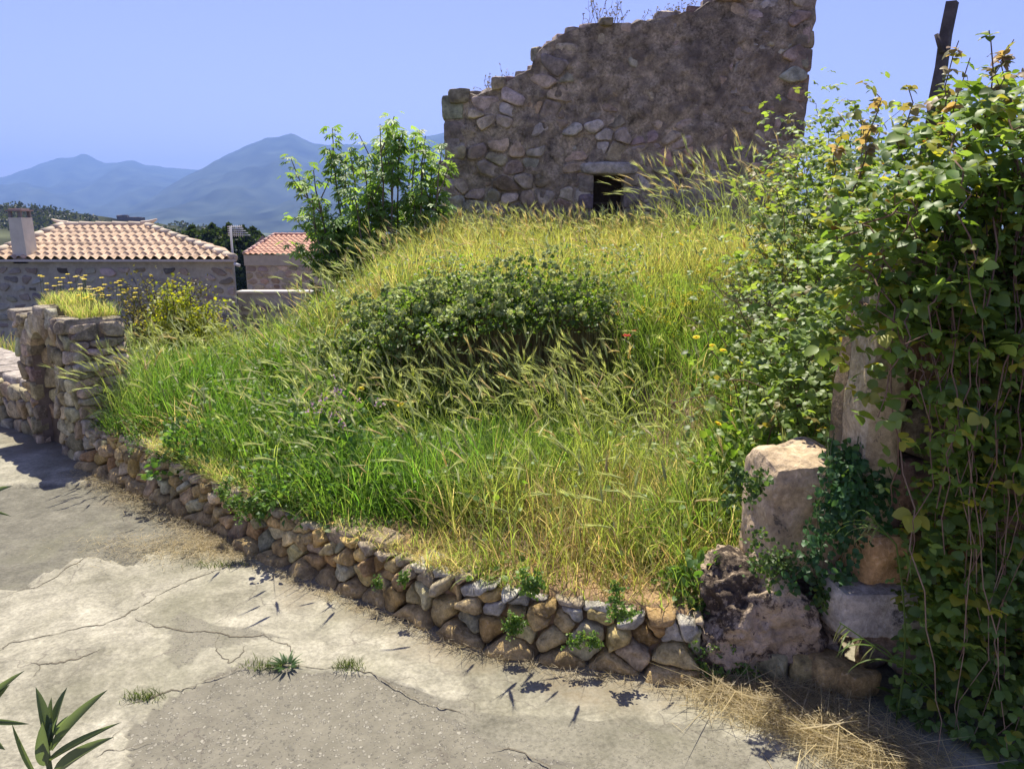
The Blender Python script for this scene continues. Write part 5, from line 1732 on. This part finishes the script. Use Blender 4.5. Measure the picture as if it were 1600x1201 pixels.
def build_fig():
    b = at(585, 372, 9.3); z0 = float(h_garden(b[0], 9.3)) - 0.05
    root = thing("fig_tree", "young fig tree with many thin upright stems against the mountain beside the ruin", "tree", (b[0], 9.3, z0))
    st, lf = MB(), MB()
    tips = []
    targets = [(470, 250), (455, 262), (505, 215), (535, 220), (560, 230), (590, 180), (605, 175), (618, 200), (650, 195), (665, 200), (680, 235), (695, 215), (480, 300), (470, 330), (520, 260), (575, 260), (640, 240), (610, 250), (545, 300), (660, 280), (690, 290), (630, 300), (590, 320), (505, 340), (560, 340), (480, 345), (530, 190 + 60)]
    for px, py in targets:
        px = 575 + (px - 575) * 0.9 + 8
        Y = 9.3 + rng.uniform(-0.5, 0.6)
        t = at(px, py + 14, Y)
        s = np.array([b[0] + (t[0] - b[0]) * 0.22 + rng.normal(0, 0.06), 9.3 + rng.normal(0, 0.08), z0])
        n = 9; pts = []
        bow = np.array([(t[0] - s[0]) * 0.18, 0, -0.10])
        for k in range(n):
            u = k / (n - 1)
            pts.append(s + (t - s) * u + bow * math.sin(u * math.pi) + rng.normal(0, 0.012, 3) * (k > 0))
        tube(st, pts, np.linspace(0.026, 0.005, n), 6, (0.155, 0.125, 0.105), cap=False)
        tips.append((t, unit(t - pts[-2])))
        for k in range(rng.integers(3, 7)):
            j = rng.integers(3, n - 1)
            d = unit(unit(t - s) + 0.55 * rng.standard_normal(3) * [1, 0.8, 0.4] + [0, 0, 0.35])
            q = pts[j]; L = rng.uniform(0.2, 0.55); sub = [q, q + d * L * .5, q + d * L + [0, 0, .05]]
            tube(st, sub, [0.011, 0.008, 0.005], 5, (0.16, 0.13, 0.11), cap=False)
            tips.append((sub[-1], d))
            if rng.random() < 0.6: tips.append((sub[1], d))
    for p, d in tips:
        n = rng.integers(10, 17)
        a = rng.uniform(0, 6.28, n); out = np.stack([np.cos(a), np.sin(a), rng.uniform(-0.5, 0.6, n)], 1)
        pos = p + out * rng.uniform(0.015, 0.10, (n, 1)) - d * rng.uniform(-0.06, 0.18, (n, 1))
        out2 = out * [1, 1, 0.5] + [0, 0, -0.45]
        cards(lf, T_PM, pos, out2, unit(out * 0.5 + [0, 0, 1.0] + 0.3 * rng.standard_normal((n, 3))), rng.uniform(0.07, 0.13, n), mixcol([(0.14, 0.25, 0.06), (0.19, 0.31, 0.08), (0.24, 0.36, 0.11)], n))
    # leafy suckers low down
    for k in range(34):
        p = np.array([b[0] + rng.uniform(-0.75, 0.75), 9.3 + rng.uniform(-0.5, 0.4), z0 + rng.uniform(0.15, 0.75)])
        n = 14; out = unit(rng.standard_normal((n, 3)))
        cards(lf, T_PM, p + out * 0.08, out + [0, 0, -0.2], unit([0, 0, 1.0] + 0.4 * rng.standard_normal((n, 3))), rng.uniform(0.06, 0.11, n), mixcol([(0.05, 0.11, 0.025), (0.09, 0.17, 0.035)], n))
    st.build("trunk", M_wood, root); lf.build("crown", M_leaf, root)
build_fig()

def build_shrubs():
    # yellow green shrub and dry brown one behind the gate
    for (px, py, Y, w, h, n, cols, lab, tw, lf_sz) in ((258, 510, 8.6, 0.72, 0.75, 4200, [(0.09, 0.09, 0.035), (0.13, 0.12, 0.045), (0.15, 0.15, 0.05)], "dull brown twiggy shrub behind the stone gate", 60, 0.03),
                                                (295, 515, 8.0, 0.42, 0.50, 4600, [(0.27, 0.31, 0.03), (0.36, 0.37, 0.03), (0.17, 0.22, 0.03)], "yellow green shrub in flower beside the dull brown shrub", 30, 0.034)):
        c = at(px, py + 20, Y); z0 = float(h_garden(c[0], Y))
        root = thing("shrub", lab, "shrub", (c[0], Y, z0))
        st, lf = MB(), MB(); tips = []
        topz = at(px, 418 if w > 0.5 else 440, Y)[2]
        for k in range(tw):
            a = rng.uniform(0, 6.28); r = w * math.sqrt(rng.random())
            t = np.array([c[0] + r * math.cos(a), Y + 0.6 * r * math.sin(a), topz - (topz - z0) * (0.55 * (r / w) ** 2 + rng.uniform(0, 0.3))])
            s = np.array([c[0] + 0.25 * r * math.cos(a), Y + 0.1 * math.sin(a), z0])
            pts = [s + (t - s) * u + rng.normal(0, 0.02, 3) for u in np.linspace(0, 1, 6)]
            tube(st, pts, np.linspace(0.010, 0.003, 6), 4, (0.12, 0.095, 0.07), cap=False)
            for j in (2, 3, 4, 5):
                d = unit(rng.standard_normal(3) + [0, 0, 0.6]); q = pts[j] + d * rng.uniform(0.08, 0.2)
                tube(st, [pts[j], q], [0.004, 0.002], 3, (0.13, 0.105, 0.08), cap=False); tips.append(q); tips.append(pts[j])
        tips = np.array(tips)
        idx = rng.integers(len(tips), size=n)
        pos = tips[idx] + rng.normal(0, 0.06, (n, 3))
        cards(lf, T_OV, pos, rng.standard_normal((n, 3)), unit([0, 0, .8] + 0.6 * rng.standard_normal((n, 3))), lf_sz * rng.uniform(.6, 1.3, n), mixcol(cols, n))
        st.build("stems", M_wood, root); lf.build("crown", M_leaf, root)
        if w > 0.5:
            m = 60; q = tips[rng.integers(len(tips), size=m)] + rng.normal(0, 0.05, (m, 3)) + [0, -0.1, 0.03]
            for p_ in q:
                fl = MB(); cards(fl, T_QD, p_[None] + rng.normal(0, .006, (5, 3)), rng.standard_normal((5, 3)), rng.standard_normal((5, 3)), 0.028, (0.5, 0.42, 0.05)); fl.build("flower", M_petal, root)
build_shrubs()

def build_far_trees():
    k = 0
    for px, py, Y, w, h, lab in ((300, 356, 75, 3.0, 9, "dark green bushy tree beyond the pale roof, leftmost of the row"), (332, 354, 70, 3.4, 9, "dark green tree standing left of the television aerial"), (358, 354, 66, 2.6, 9, "dark tall tree directly behind the television aerial"),
                          (378, 358, 60, 2.2, 9, "dark tree filling the gap between the two houses"), (395, 360, 64, 2.4, 8, "dark tree at the left edge of the red roof"), (270, 362, 90, 4.0, 8, "low grey green tree at the far slope behind the pale roof ridge")):
        t = at(px, py, Y); z0 = t[2] - h
        root = thing("dense_tree", lab, "tree", (t[0], Y, z0), "dark trees behind the houses")
        st, lf = MB(), MB()
        tube(st, [(t[0], Y, z0), (t[0] + .1, Y, z0 + h * .5), (t[0], Y, z0 + h * .85)], [0.3, 0.2, 0.08], 8, (0.1, 0.08, 0.06))
        for q in range(10):
            a = rng.uniform(0, 6.28); tube(st, [(t[0], Y, z0 + h * rng.uniform(.25, .7)), (t[0] + w * .7 * math.cos(a), Y + w * .7 * math.sin(a), z0 + h * rng.uniform(.5, .85))], [0.1, 0.03], 5, (0.1, 0.08, 0.06))
        n = 5200; 
        u = rng.random(n); a = rng.uniform(0, 6.28, n)
        rad = w * np.sin(np.clip(u * 0.9 + 0.12, 0, 1) * math.pi) ** 0.6 * np.sqrt(rng.random(n)) * (1 + 0.35 * fbm(np.stack([np.cos(a) * 1.5, np.sin(a) * 1.5, u * 5], -1) + k * 7, 3))
        pos = np.stack([t[0] + rad * np.cos(a), Y + rad * np.sin(a), z0 + h * (0.08 + 0.92 * u)], 1)
        cards(lf, T_QD, pos, rng.standard_normal((n, 3)) + [0, 0, .8], rng.standard_normal((n, 3)), rng.uniform(0.25, 0.5, n), mixcol([(0.02, 0.04, 0.016), (0.032, 0.055, 0.02), (0.045, 0.065, 0.025)], n))
        st.build("trunk", M_wood, root); lf.build("crown", M_leaf, root); k += 1
build_far_trees()
build_far()

# ------------------------------------------------------------------ brambles
BR = [(0.12, 0.205, 0.04), (0.175, 0.265, 0.06), (0.225, 0.315, 0.07), (0.145, 0.23, 0.065)]
def cane(st, s, t, sag, r=0.004, n=10, col=(0.16, 0.10, 0.07)):
    s, t = np.asarray(s, float), np.asarray(t, float)
    u = np.linspace(0, 1, n)[:, None]
    pts = s + (t - s) * u + np.asarray(sag) * (4 * u * (1 - u)) + rng.normal(0, 0.012, (n, 3)) * (u > 0)
    tube(st, pts, np.linspace(r, r * 0.45, n), 4, col, cap=False)
    return pts

def build_bramble_curtain():
    root = thing("bramble", "tall bramble thicket hanging in leafy curtains over the old wall at the right", "shrub", (1.9, 2.5, 0))
    st, lf = MB(), MB()
    P, D, Ls = [], [], []
    def top_z(x): return float(np.interp(x, [1.10, 1.25, 1.4, 1.6, 1.8, 2.0, 2.3, 2.8], [1.50, 1.82, 2.0, 2.08, 2.2, 2.18, 2.24, 2.2]))
    # dense leafy crown on the wall top
    n = 3000
    x = rng.uniform(1.12, 2.9, n); y = rng.uniform(2.12, 3.1, n)
    tz = np.array([top_z(a) for a in x])
    bump = 0.10 * fbm(np.stack([x * 3, y * 3], -1), 3)
    z = tz + bump - 0.02 - 0.62 * rng.random(n) ** 1.3
    P.append(np.stack([x, y, z], 1)); D.append(np.stack([rng.normal(0, .5, n), -0.7 + rng.normal(0, .5, n), rng.normal(-.1, .3, n)], 1)); Ls.append(rng.uniform(0.035, 0.062, n))
    # hanging canes in bunches, with bare gaps between
    for bx, cnt, zlo in ((1.22, 9, 0.9), (1.34, 14, 0.55), (1.45, 8, 0.9), (1.55, 16, 0.15), (1.68, 12, 0.35), (1.78, 14, 0.1), (1.92, 10, 0.5), (2.02, 16, 0.1), (2.2, 14, 0.2), (2.4, 14, 0.1), (2.6, 12, 0.1)):
        for k in range(cnt):
            s = np.array([bx + rng.normal(0, 0.08), rng.uniform(2.3, 2.6), top_z(bx) - rng.uniform(0.05, 0.4)])
            e = np.array([bx + rng.normal(0, 0.07) - 0.02, rng.uniform(2.05, 2.33), zlo + rng.uniform(0, 0.9)])
            pts = cane(st, s, e, (rng.normal(0, .04), -0.12, 0.10), 0.0035, 14)
            m = int(np.linalg.norm(e - s) * 30)
            j = rng.random(m) ** 1.0 * 13
            q = np.stack([np.interp(j, np.arange(14), pts[:, c]) for c in range(3)], 1)
            keep = rng.random(m) < np.clip(0.25 + 0.55 * (q[:, 2] - 0.5), 0.22, 1)
            q = q[keep]; m = len(q)
            P.append(q + rng.normal(0, 0.03, (m, 3))); D.append(np.stack([rng.normal(0, .7, m), -0.8 + rng.normal(0, .3, m), -0.15 + rng.normal(0, .25, m)], 1)); Ls.append(rng.uniform(0.032, 0.06, m))
    # deep inner layer close to the wall face
    n = 5600
    x = 1.38 + 1.5 * rng.random(n) ** 1.0; z = rng.uniform(0.1, 1.8, n); y = rng.uniform(2.2, 2.36, n)
    keep = fbm(np.stack([x * 4, z * 1.5], -1) + 3, 3) > -0.35
    x, y, z = x[keep], y[keep], z[keep]; n = len(x)
    P.append(np.stack([x, y, z], 1)); D.append(np.stack([rng.normal(0, .7, n), -0.7 + rng.normal(0, .3, n), rng.normal(-.2, .3, n)], 1)); Ls.append(rng.uniform(0.03, 0.055, n))
    n = 900
    x = rng.uniform(1.32, 1.62, n); y = rng.uniform(2.16, 2.36, n); z = rng.uniform(0.35, 1.45, n)
    P.append(np.stack([x, y, z], 1)); D.append(np.stack([rng.normal(0, .7, n), -0.7 + rng.normal(0, .4, n), rng.normal(-.1, .3, n)], 1)); Ls.append(rng.uniform(0.03, 0.052, n))
    n = 420
    x = rng.uniform(1.02, 1.42, n); y = rng.uniform(2.22, 2.5, n); z = 1.28 + 0.5 * rng.random(n) + 0.1 * (x - 1.0)
    P.append(np.stack([x, y, z], 1)); D.append(np.stack([rng.normal(0, .7, n), -0.7 + rng.normal(0, .4, n), rng.normal(-.1, .3, n)], 1)); Ls.append(rng.uniform(0.03, 0.05, n))
    # leafy skirt at the foot
    n = 1300
    x = rng.uniform(1.30, 2.6, n); y = 2.28 - 0.4 * rng.random(n) * sstep(1.2, 1.6, x); z = 0.02 + 0.55 * rng.random(n) ** 1.5
    P.append(np.stack([x, y, z], 1)); D.append(np.stack([rng.normal(0, .7, n), -0.6 + rng.normal(0, .5, n), rng.normal(0.1, .3, n)], 1)); Ls.append(rng.uniform(0.03, 0.055, n))
    P, D, Ls = np.concatenate(P), np.concatenate(D), np.concatenate(Ls)
    n = len(P)
    c = mixcol(BR, n, 0.2)
    yel = rng.random(n) < 0.10
    c[yel] = np.array([0.36, 0.36, 0.06]) * rng.uniform(.7, 1.2, (yel.sum(), 1))
    brn = rng.random(n) < 0.006
    c[brn] = np.array([0.26, 0.13, 0.04])
    pink = (P[:, 2] > 2.1) & (rng.random(n) < 0.15)
    c[pink] = np.array([0.32, 0.24, 0.13])
    Ls = Ls * rng.uniform(0.55, 1.1, n)
    trifoliate(lf, P, D, Ls, c)
    # upright leafy shoots sticking out against the sky
    for px, py, Y, lean in ((1375, 130, 2.75, 0.0), (1335, 170, 2.9, -0.1), (1495, 60, 2.7, 0.02), (1505, 90, 2.65, 0.03), (1550, 40, 2.6, -0.08), (1585, 60, 2.6, 0.05), (1425, 130, 2.7, 0.02), (1300, 215, 3.0, -0.1), (1570, 85, 2.6, 0)):
        t = at(px, py, Y); s = t + np.array([lean * -1 + rng.normal(0, 0.03), 0.05, -0.45])
        pts = cane(st, s, t, (0, 0, 0), 0.004, 8, (0.17, 0.12, 0.09))
        m = 15; j = rng.uniform(2, 7, m); q = np.stack([np.interp(j, np.arange(8), pts[:, c]) for c in range(3)], 1)
        cc = mixcol([(0.16, 0.22, 0.08), (0.26, 0.22, 0.11), (0.34, 0.24, 0.16)], m)
        trifoliate(lf, q, np.stack([rng.normal(0, 1, m), rng.normal(-.3, .6, m), rng.normal(.3, .3, m)], 1), rng.uniform(0.022, 0.045, m), cc)
    # bare old stems low down
    for k in range(22):
        x = rng.uniform(1.25, 2.6)
        cane(st, (x + rng.normal(0, .2), 2.3, rng.uniform(0.7, 1.5)), (x + rng.normal(0, .2), rng.uniform(1.9, 2.25), 0.0), (rng.normal(0, .08), -0.08, 0), 0.003, 10, (0.22, 0.15, 0.10))
    st.build("canes", M_wood, root); lf.build("leaves", M_leaf, root)

def build_bramble_mound():
    root = thing("bramble", "light green bramble bush sprawling on the mound between ruin and old wall", "shrub", (2.0, 4.5, 0.6))
    st, lf = MB(), MB()
    P, D, Ls = [], [], []
    # surface through control points: (px,py,Y)
    ctr = [(1290, 260, 5.2), (1320, 330, 4.6), (1250, 330, 5.4), (1230, 420, 4.9), (1300, 420, 4.3), (1270, 500, 4.0), (1290, 590, 3.6), (1240, 560, 3.7), (1310, 220, 5.6), (1265, 640, 3.3), (1300, 500, 3.6), (1330, 260, 5.0), (1340, 300, 4.4)]
    for px, py, Y in ctr:
        c = at(px, py, Y)
        n = 260
        r = 0.30 + 0.03 * (Y - 3)
        q = c + rng.normal(0, 1, (n, 3)) * [r * .62, r * .7, r * .5] + [0, 0.12, -0.05]
        h = h_garden(q[:, 0], q[:, 1])
        ok = (q[:, 2] > h + 0.05) & ~((q[:, 0] > 1.15) & (q[:, 1] < 3.0)) & (q[:, 1] > line_y(q[:, 0]))
        q = q[ok]; n = len(q)
        P.append(q); D.append(np.stack([rng.normal(0, .7, n), -0.5 + rng.normal(0, .5, n), rng.normal(0, .3, n)], 1)); Ls.append(rng.uniform(0.030, 0.050, n) * (1 + 0.05 * (Y - 3)))
        for k in range(7):
            e = c + rng.normal(0, 1, 3) * [r, r, r * .5]
            b = np.array([c[0] + rng.normal(0, .15), Y + 0.2, float(h_garden(c[0], Y + .2))])
            if b[1] > 3.0 and e[1] > 3.0: cane(st, b, e, (0, 0, 0.2), 0.004, 10)
    # long arching canes against the sky
    for a, b, Y in (((1330, 230), (1268, 190), 5.4), ((1345, 215), (1322, 158), 5.0), ((1320, 240), (1290, 205), 5.6), ((1305, 260), (1262, 150), 6.0), ((1215, 620), (1235, 300), 4.8)):
        pts = cane(st, at(*a, Y), at(*b, Y), (0, 0, 0.08), 0.004, 10)
        n = 8; P.append(pts[rng.integers(3, 10, n)]); D.append(rng.standard_normal((n, 3))); Ls.append(np.full(n, 0.035))
    P, D, Ls = np.concatenate(P), np.concatenate(D), np.concatenate(Ls); n = len(P)
    c = mixcol([(0.17, 0.25, 0.06), (0.22, 0.31, 0.08), (0.27, 0.34, 0.11), (0.13, 0.20, 0.05)], n, 0.2)
    yel = rng.random(n) < 0.05; c[yel] = (0.24, 0.20, 0.05)
    trifoliate(lf, P, D, Ls, c)
    st.build("canes", M_wood, root); lf.build("leaves", M_leaf, root)
    # tangle of dead grey twigs
    p = ray_hit(1205, 470, 0.25)
    root = thing("dead_twigs", "tangle of dead grey twigs at the left foot of the bramble bush", "twigs", (p[0], p[1], float(h_garden(p[0], p[1]))))
    st = MB()
    z0 = float(h_garden(p[0], p[1]))
    for k in range(150):
        s = np.array([p[0] + rng.normal(0, 0.16), p[1] + rng.normal(0, 0.16), z0 + rng.uniform(0, 0.35)])
        e = s + rng.normal(0, 0.2, 3) * [1, .7, .8] + [0, 0, 0.08]
        e[2] = max(e[2], z0 + 0.02)
        cane(st, s, e, rng.normal(0, .05, 3), 0.0032, 6, np.array([0.27, 0.24, 0.20]) * rng.uniform(.6, 1.2))
    st.build("twigs", M_wood, root)
build_bramble_curtain(); build_bramble_mound()

# ivy like plant trailing on the block
def build_trailing():
    root = thing("trailing_plant", "soft bright green plant trailing down between the stone block and pier", "plant", (1.18, 2.5, 0.8))
    lf, st = MB(), MB()
    P = []
    for k in range(22):
        s = np.array([1.17 + rng.normal(0, 0.05), 2.48 + rng.normal(0, .03), 0.86 + rng.normal(0, .03)])
        e = np.array([1.10 + rng.normal(0, 0.09), 2.40 + rng.normal(0, .02), rng.uniform(0.32, 0.75)])
        pts = cane(st, s, e, (0, -0.05, 0.02), 0.002, 10, (0.1, 0.12, 0.05))
        m = 55; j = rng.uniform(0, 9, m)
        P.append(np.stack([np.interp(j, np.arange(10), pts[:, c]) for c in range(3)], 1) + rng.normal(0, 0.014, (m, 3)))
    P = np.concatenate(P); n = len(P)
    cards(lf, T_OV, P, np.stack([rng.normal(0, .8, n), np.full(n, -0.5), rng.normal(-.5, .4, n)], 1), unit(np.array([0, -0.7, .7]) + .35 * rng.standard_normal((n, 3))), rng.uniform(0.014, 0.03, n), mixcol([(0.06, 0.15, 0.05), (0.08, 0.18, 0.07), (0.045, 0.11, 0.035)], n))
    st.build("stems", M_wood, root); lf.build("leaves", M_leaf, root)
    for px, py, r, n, lf_, lab in ((1222, 880, 0.075, 420, 0.016, "dark mossy plant in the joint between stone block and lichened rock"), (1345, 760, 0.06, 260, 0.02, "small leafy plant on the orange block under the pier"), (1300, 935, 0.06, 260, 0.02, "dark leaves growing over the right side of the lichened rock"), (1160, 760, 0.05, 260, 0.02, "leafy sprig at the left edge of the stone block")):
        q = at(px, py, 2.42)
        root = thing("joint_weed", lab, "plant", tuple(q))
        mb = MB(); sub = rng.normal(0, 0.6 * r, (9, 3)) * [1, .35, 1.3]; k = rng.integers(9, size=n)
        pos = q + sub[k] + rng.normal(0, r * 0.35, (n, 3)) * [1, .4, 1]
        cards(mb, T_OV, pos, rng.standard_normal((n, 3)) + [0, -.6, -.3], unit(np.array([0, -.7, .7]) + .4 * rng.standard_normal((n, 3))), lf_ * rng.uniform(.6, 1.2, n), mixcol([(0.06, 0.12, 0.03), (0.09, 0.16, 0.045), (0.13, 0.2, 0.05)], n))
        mb.build("leaves", M_leaf, root)
        st_ = MB()
        for j in range(7): tube(st_, [q + [0, .04, 0], q + sub[j]], [0.002, 0.001], 4, (0.12, 0.12, 0.06), cap=False)
        st_.build("stems", M_wood, root)
    # drooping wild oats in front of the pier
    for (a, b, cpt, lab) in (((1400, 850), (1352, 798), (1320, 850), "green wild oat stalk drooping before the grey block, upper one"), ((1440, 1060), (1312, 972), (1290, 1040), "green wild oat stalk bent over at the wall foot, lower one")):
        Y = 2.12
        A, B, Cc = at(*a, Y), at(*b, Y - 0.02), at(*cpt, Y - 0.03)
        foot = np.array([A[0] + 0.10, Y + 0.05, 0.0])
        root = thing("wild_oat", lab, "grass stalk", tuple(foot))
        s = MB(); u = np.linspace(0, 1, 10)[:, None]
        p1 = foot + (A - foot) * u + np.array([0.03, 0, 0]) * np.sin(u * math.pi)
        p2 = A + (B - A) * u
        tube(s, np.concatenate([p1, p2[1:]]), np.linspace(0.0035, 0.0018, 19), 5, (0.12, 0.19, 0.04)); s.build("stem", M_leaf, root)
        l = MB(); n = 7
        blades(l, A + (B - A) * rng.uniform(-.2, .9, (n, 1)) , math.pi + rng.normal(0, .6, n), rng.uniform(.10, .2, n), 0.010, 1.2, 1.6, (0.11, 0.19, 0.04), (0.16, 0.24, 0.06), 7)
        l.build("leaves", M_grass, root)
        h = MB(); n = 9; q = B + (A - B) * rng.uniform(0, .5, (n, 1))
        blades(h, q, rng.uniform(2.5, 3.8, n), rng.uniform(0.05, 0.08, n), 0.006, 2.4, 0.5, (0.2, 0.25, 0.07), (0.3, 0.3, 0.12), 4)
        h.build("spikelets", M_ear, root)
build_trailing()

# ------------------------------------------------------------------ wooden post, plants on the ruin, oleander
def build_rest():
    t = at(1488, 4, 3.1); b = at(1462, 150, 3.1)
    d = unit(t - b); foot = t + d * (-(t[2] - 1.2) / d[2])
    root = thing("wooden_post", "dark weathered wooden post leaning out above the brambles", "post", tuple(foot))
    m = MB(); pts = [foot + (t - foot) * u for u in np.linspace(0, 1, 12)]
    pts = [p + rng.normal(0, 0.0025, 3) for p in pts]
    tube(m, pts, 0.026, 4, (0.10, 0.085, 0.08)); m.build("post", M_wood, root, False)
    m = MB(); q = at(1474, 62, 3.08); tube(m, [q + [-0.03, 0, 0.02], q + [0.0, -0.005, -0.05]], [0.008, 0.012], 5, (0.09, 0.075, 0.07)); m.build("splinter", M_wood, root)
    x0, x1, top = RUIN
    for px, w, h, n, lab in ((950, 0.35, 0.42, 22, "dry weed stalks on the ruin top above the window"), (775, 0.3, 0.25, 16, "thin dry weeds on the lower left step of the ruin"), (1050, 0.5, 0.22, 26, "low reddish dry weeds on the high part of the ruin top"), (1262, 0.25, 0.3, 20, "dark dry plant hanging at the top right corner of the ruin")):
        x = at(px, 40, RY)[0]; z = top(x)
        root = thing("dry_weeds", lab, "plant", (x, RY + .25, z), "dry plants on the ruin top")
        st, fl = MB(), MB()
        for k in range(n):
            s = np.array([x + rng.normal(0, w * .45), RY + rng.uniform(0.1, 0.4), 0]); s[2] = top(min(max(s[0], x0), x1)) - 0.02
            e = s + [rng.normal(0, .08), 0, h * rng.uniform(.4, 1)]
            pts = cane(st, s, e, (rng.normal(0, .03), 0, 0), 0.0035, 6, (0.16, 0.12, 0.10))
            for j in (3, 4, 5):
                q = pts[j] + rng.normal(0, .035, 3); tube(st, [pts[j - 1], q], [0.002, 0.0015], 3, (0.16, 0.12, 0.1), cap=False)
                cards(fl, T_QD, np.tile(q, (3, 1)), rng.standard_normal((3, 3)), rng.standard_normal((3, 3)), 0.022, (0.14, 0.12, 0.09))
        st.build("stalks", M_wood, root); fl.build("seed_heads", M_leaf, root)
    # oleander shoots at the lower left
    root = thing("oleander", "oleander shoots with long narrow leaves at the lower left corner", "shrub", (-0.98, 1.2, 0))
    OC = [(0.095, 0.135, 0.09), (0.115, 0.16, 0.105), (0.08, 0.12, 0.08)]
    tm = []
    def lance():
        x = np.linspace(0, 1, 9); w = 0.5 * np.sin(np.clip(x * 0.96 + 0.04, 0, 1) * math.pi) ** 0.75
        w[0] = 0.06; w[-1] = 0
        V = []
        for a, b in zip(x, w): V += [(a, b, 0.18 * b - 0.10 * a * a), (a, 0, -0.10 * a * a), (a, -b, 0.18 * b - 0.10 * a * a)]
        F = []
        for i in range(8):
            F += [(3 * i, 3 * i + 1, 3 * i + 4, 3 * i + 3), (3 * i + 1, 3 * i + 2, 3 * i + 5, 3 * i + 4)]
        return np.array(V), [np.array(F)]
    TL = lance()
    def leaf_to(mb, b, t, w, c):
        b, t = np.asarray(b), np.asarray(t)
        d = t - b; L = np.linalg.norm(d)
        nn = np.array([rng.normal(0, .4), -0.75, 0.65])
        cards(mb, TL, b[None], d[None], nn[None], np.array([L]), c, np.array([w]))
    Y = 1.27
    base = at(72, 1165, Y)
    foot = np.array([base[0] - 0.02, Y, 0.0])
    st = MB(); tube(st, [foot, (foot + base) / 2 + [0.01, 0, 0], base, at(80, 1130, Y)], [0.008, 0.007, 0.005, 0.003], 8, (0.10, 0.13, 0.06)); st.build("stem", M_wood, root)
    lf = MB()
    for (bx, by), (tx, ty), w, dY in (((78, 1172), (60, 1076), 0.020, 0.0), ((78, 1165), (78, 1092), 0.013, 0.01), ((82, 1160), (97, 1074), 0.020, 0.03), ((82, 1172), (154, 1080), 0.022, -0.02), ((76, 1190), (173, 1130), 0.014, -0.05), ((84, 1215), (158, 1150), 0.022, -0.08),
                                      ((70, 1195), (64, 1138), 0.024, -0.05), ((60, 1215), (18, 1138), 0.010, -0.04), ((82, 1150), (110, 1116), 0.008, 0.0), ((80, 1150), (103, 1118), 0.007, 0.01), ((84, 1150), (88, 1120), 0.006, 0)):
        c = np.array(OC[rng.integers(3)]) * (1.0 if w > 0.009 else 1.7)
        leaf_to(lf, at(bx, by, Y), at(tx, ty, Y + dY), w, c)
    lf.build("leaves", M_leaf, root)
    lf = MB()
    b2 = at(-45, 1125, 1.35)
    for (tx, ty), w in (((25, 1050), .018), ((8, 1075), .018), ((40, 1130), .012), ((5, 1172), .02), ((-40, 1030), .02), ((-80, 1060), .02)):
        leaf_to(lf, b2, at(tx, ty, 1.33), w, np.array(OC[rng.integers(3)]))
    b3 = at(-50, 790, 1.7)
    for (tx, ty), w in (((12, 757), .018), ((14, 804), .009), ((-50, 700), .02), ((-90, 760), .02)):
        leaf_to(lf, b3, at(tx, ty, 1.68), w, np.array(OC[rng.integers(3)]))
    lf.build("leaves", M_leaf, root)
    st = MB()
    tube(st, [(b2[0] - .03, 1.33, 0), b2], [0.008, 0.004], 6, (0.1, 0.13, 0.06)); tube(st, [(b3[0] - .05, 1.6, 0), b3], [0.010, 0.004], 6, (0.1, 0.13, 0.06))
    st.build("stem", M_wood, root)
build_rest()

# ------------------------------------------------------------------ haze
def build_haze():
    m, nt, out = new_mat("haze_air")
    v = nd(nt, "ShaderNodeVolumePrincipled")
    v.inputs["Color"].default_value = (0.30, 0.50, 1.0, 1)
    v.inputs["Density"].default_value = 0.0002
    v.inputs["Anisotropy"].default_value = 0.1
    nt.links.new(v.outputs[0], out.inputs["Volume"])
    mb = MB(); box(mb, (0, 4400, 305), (17000, 9200, 760))
    o = mb.build("haze", m, None, False)
    tag(o, kind="stuff")
build_haze()
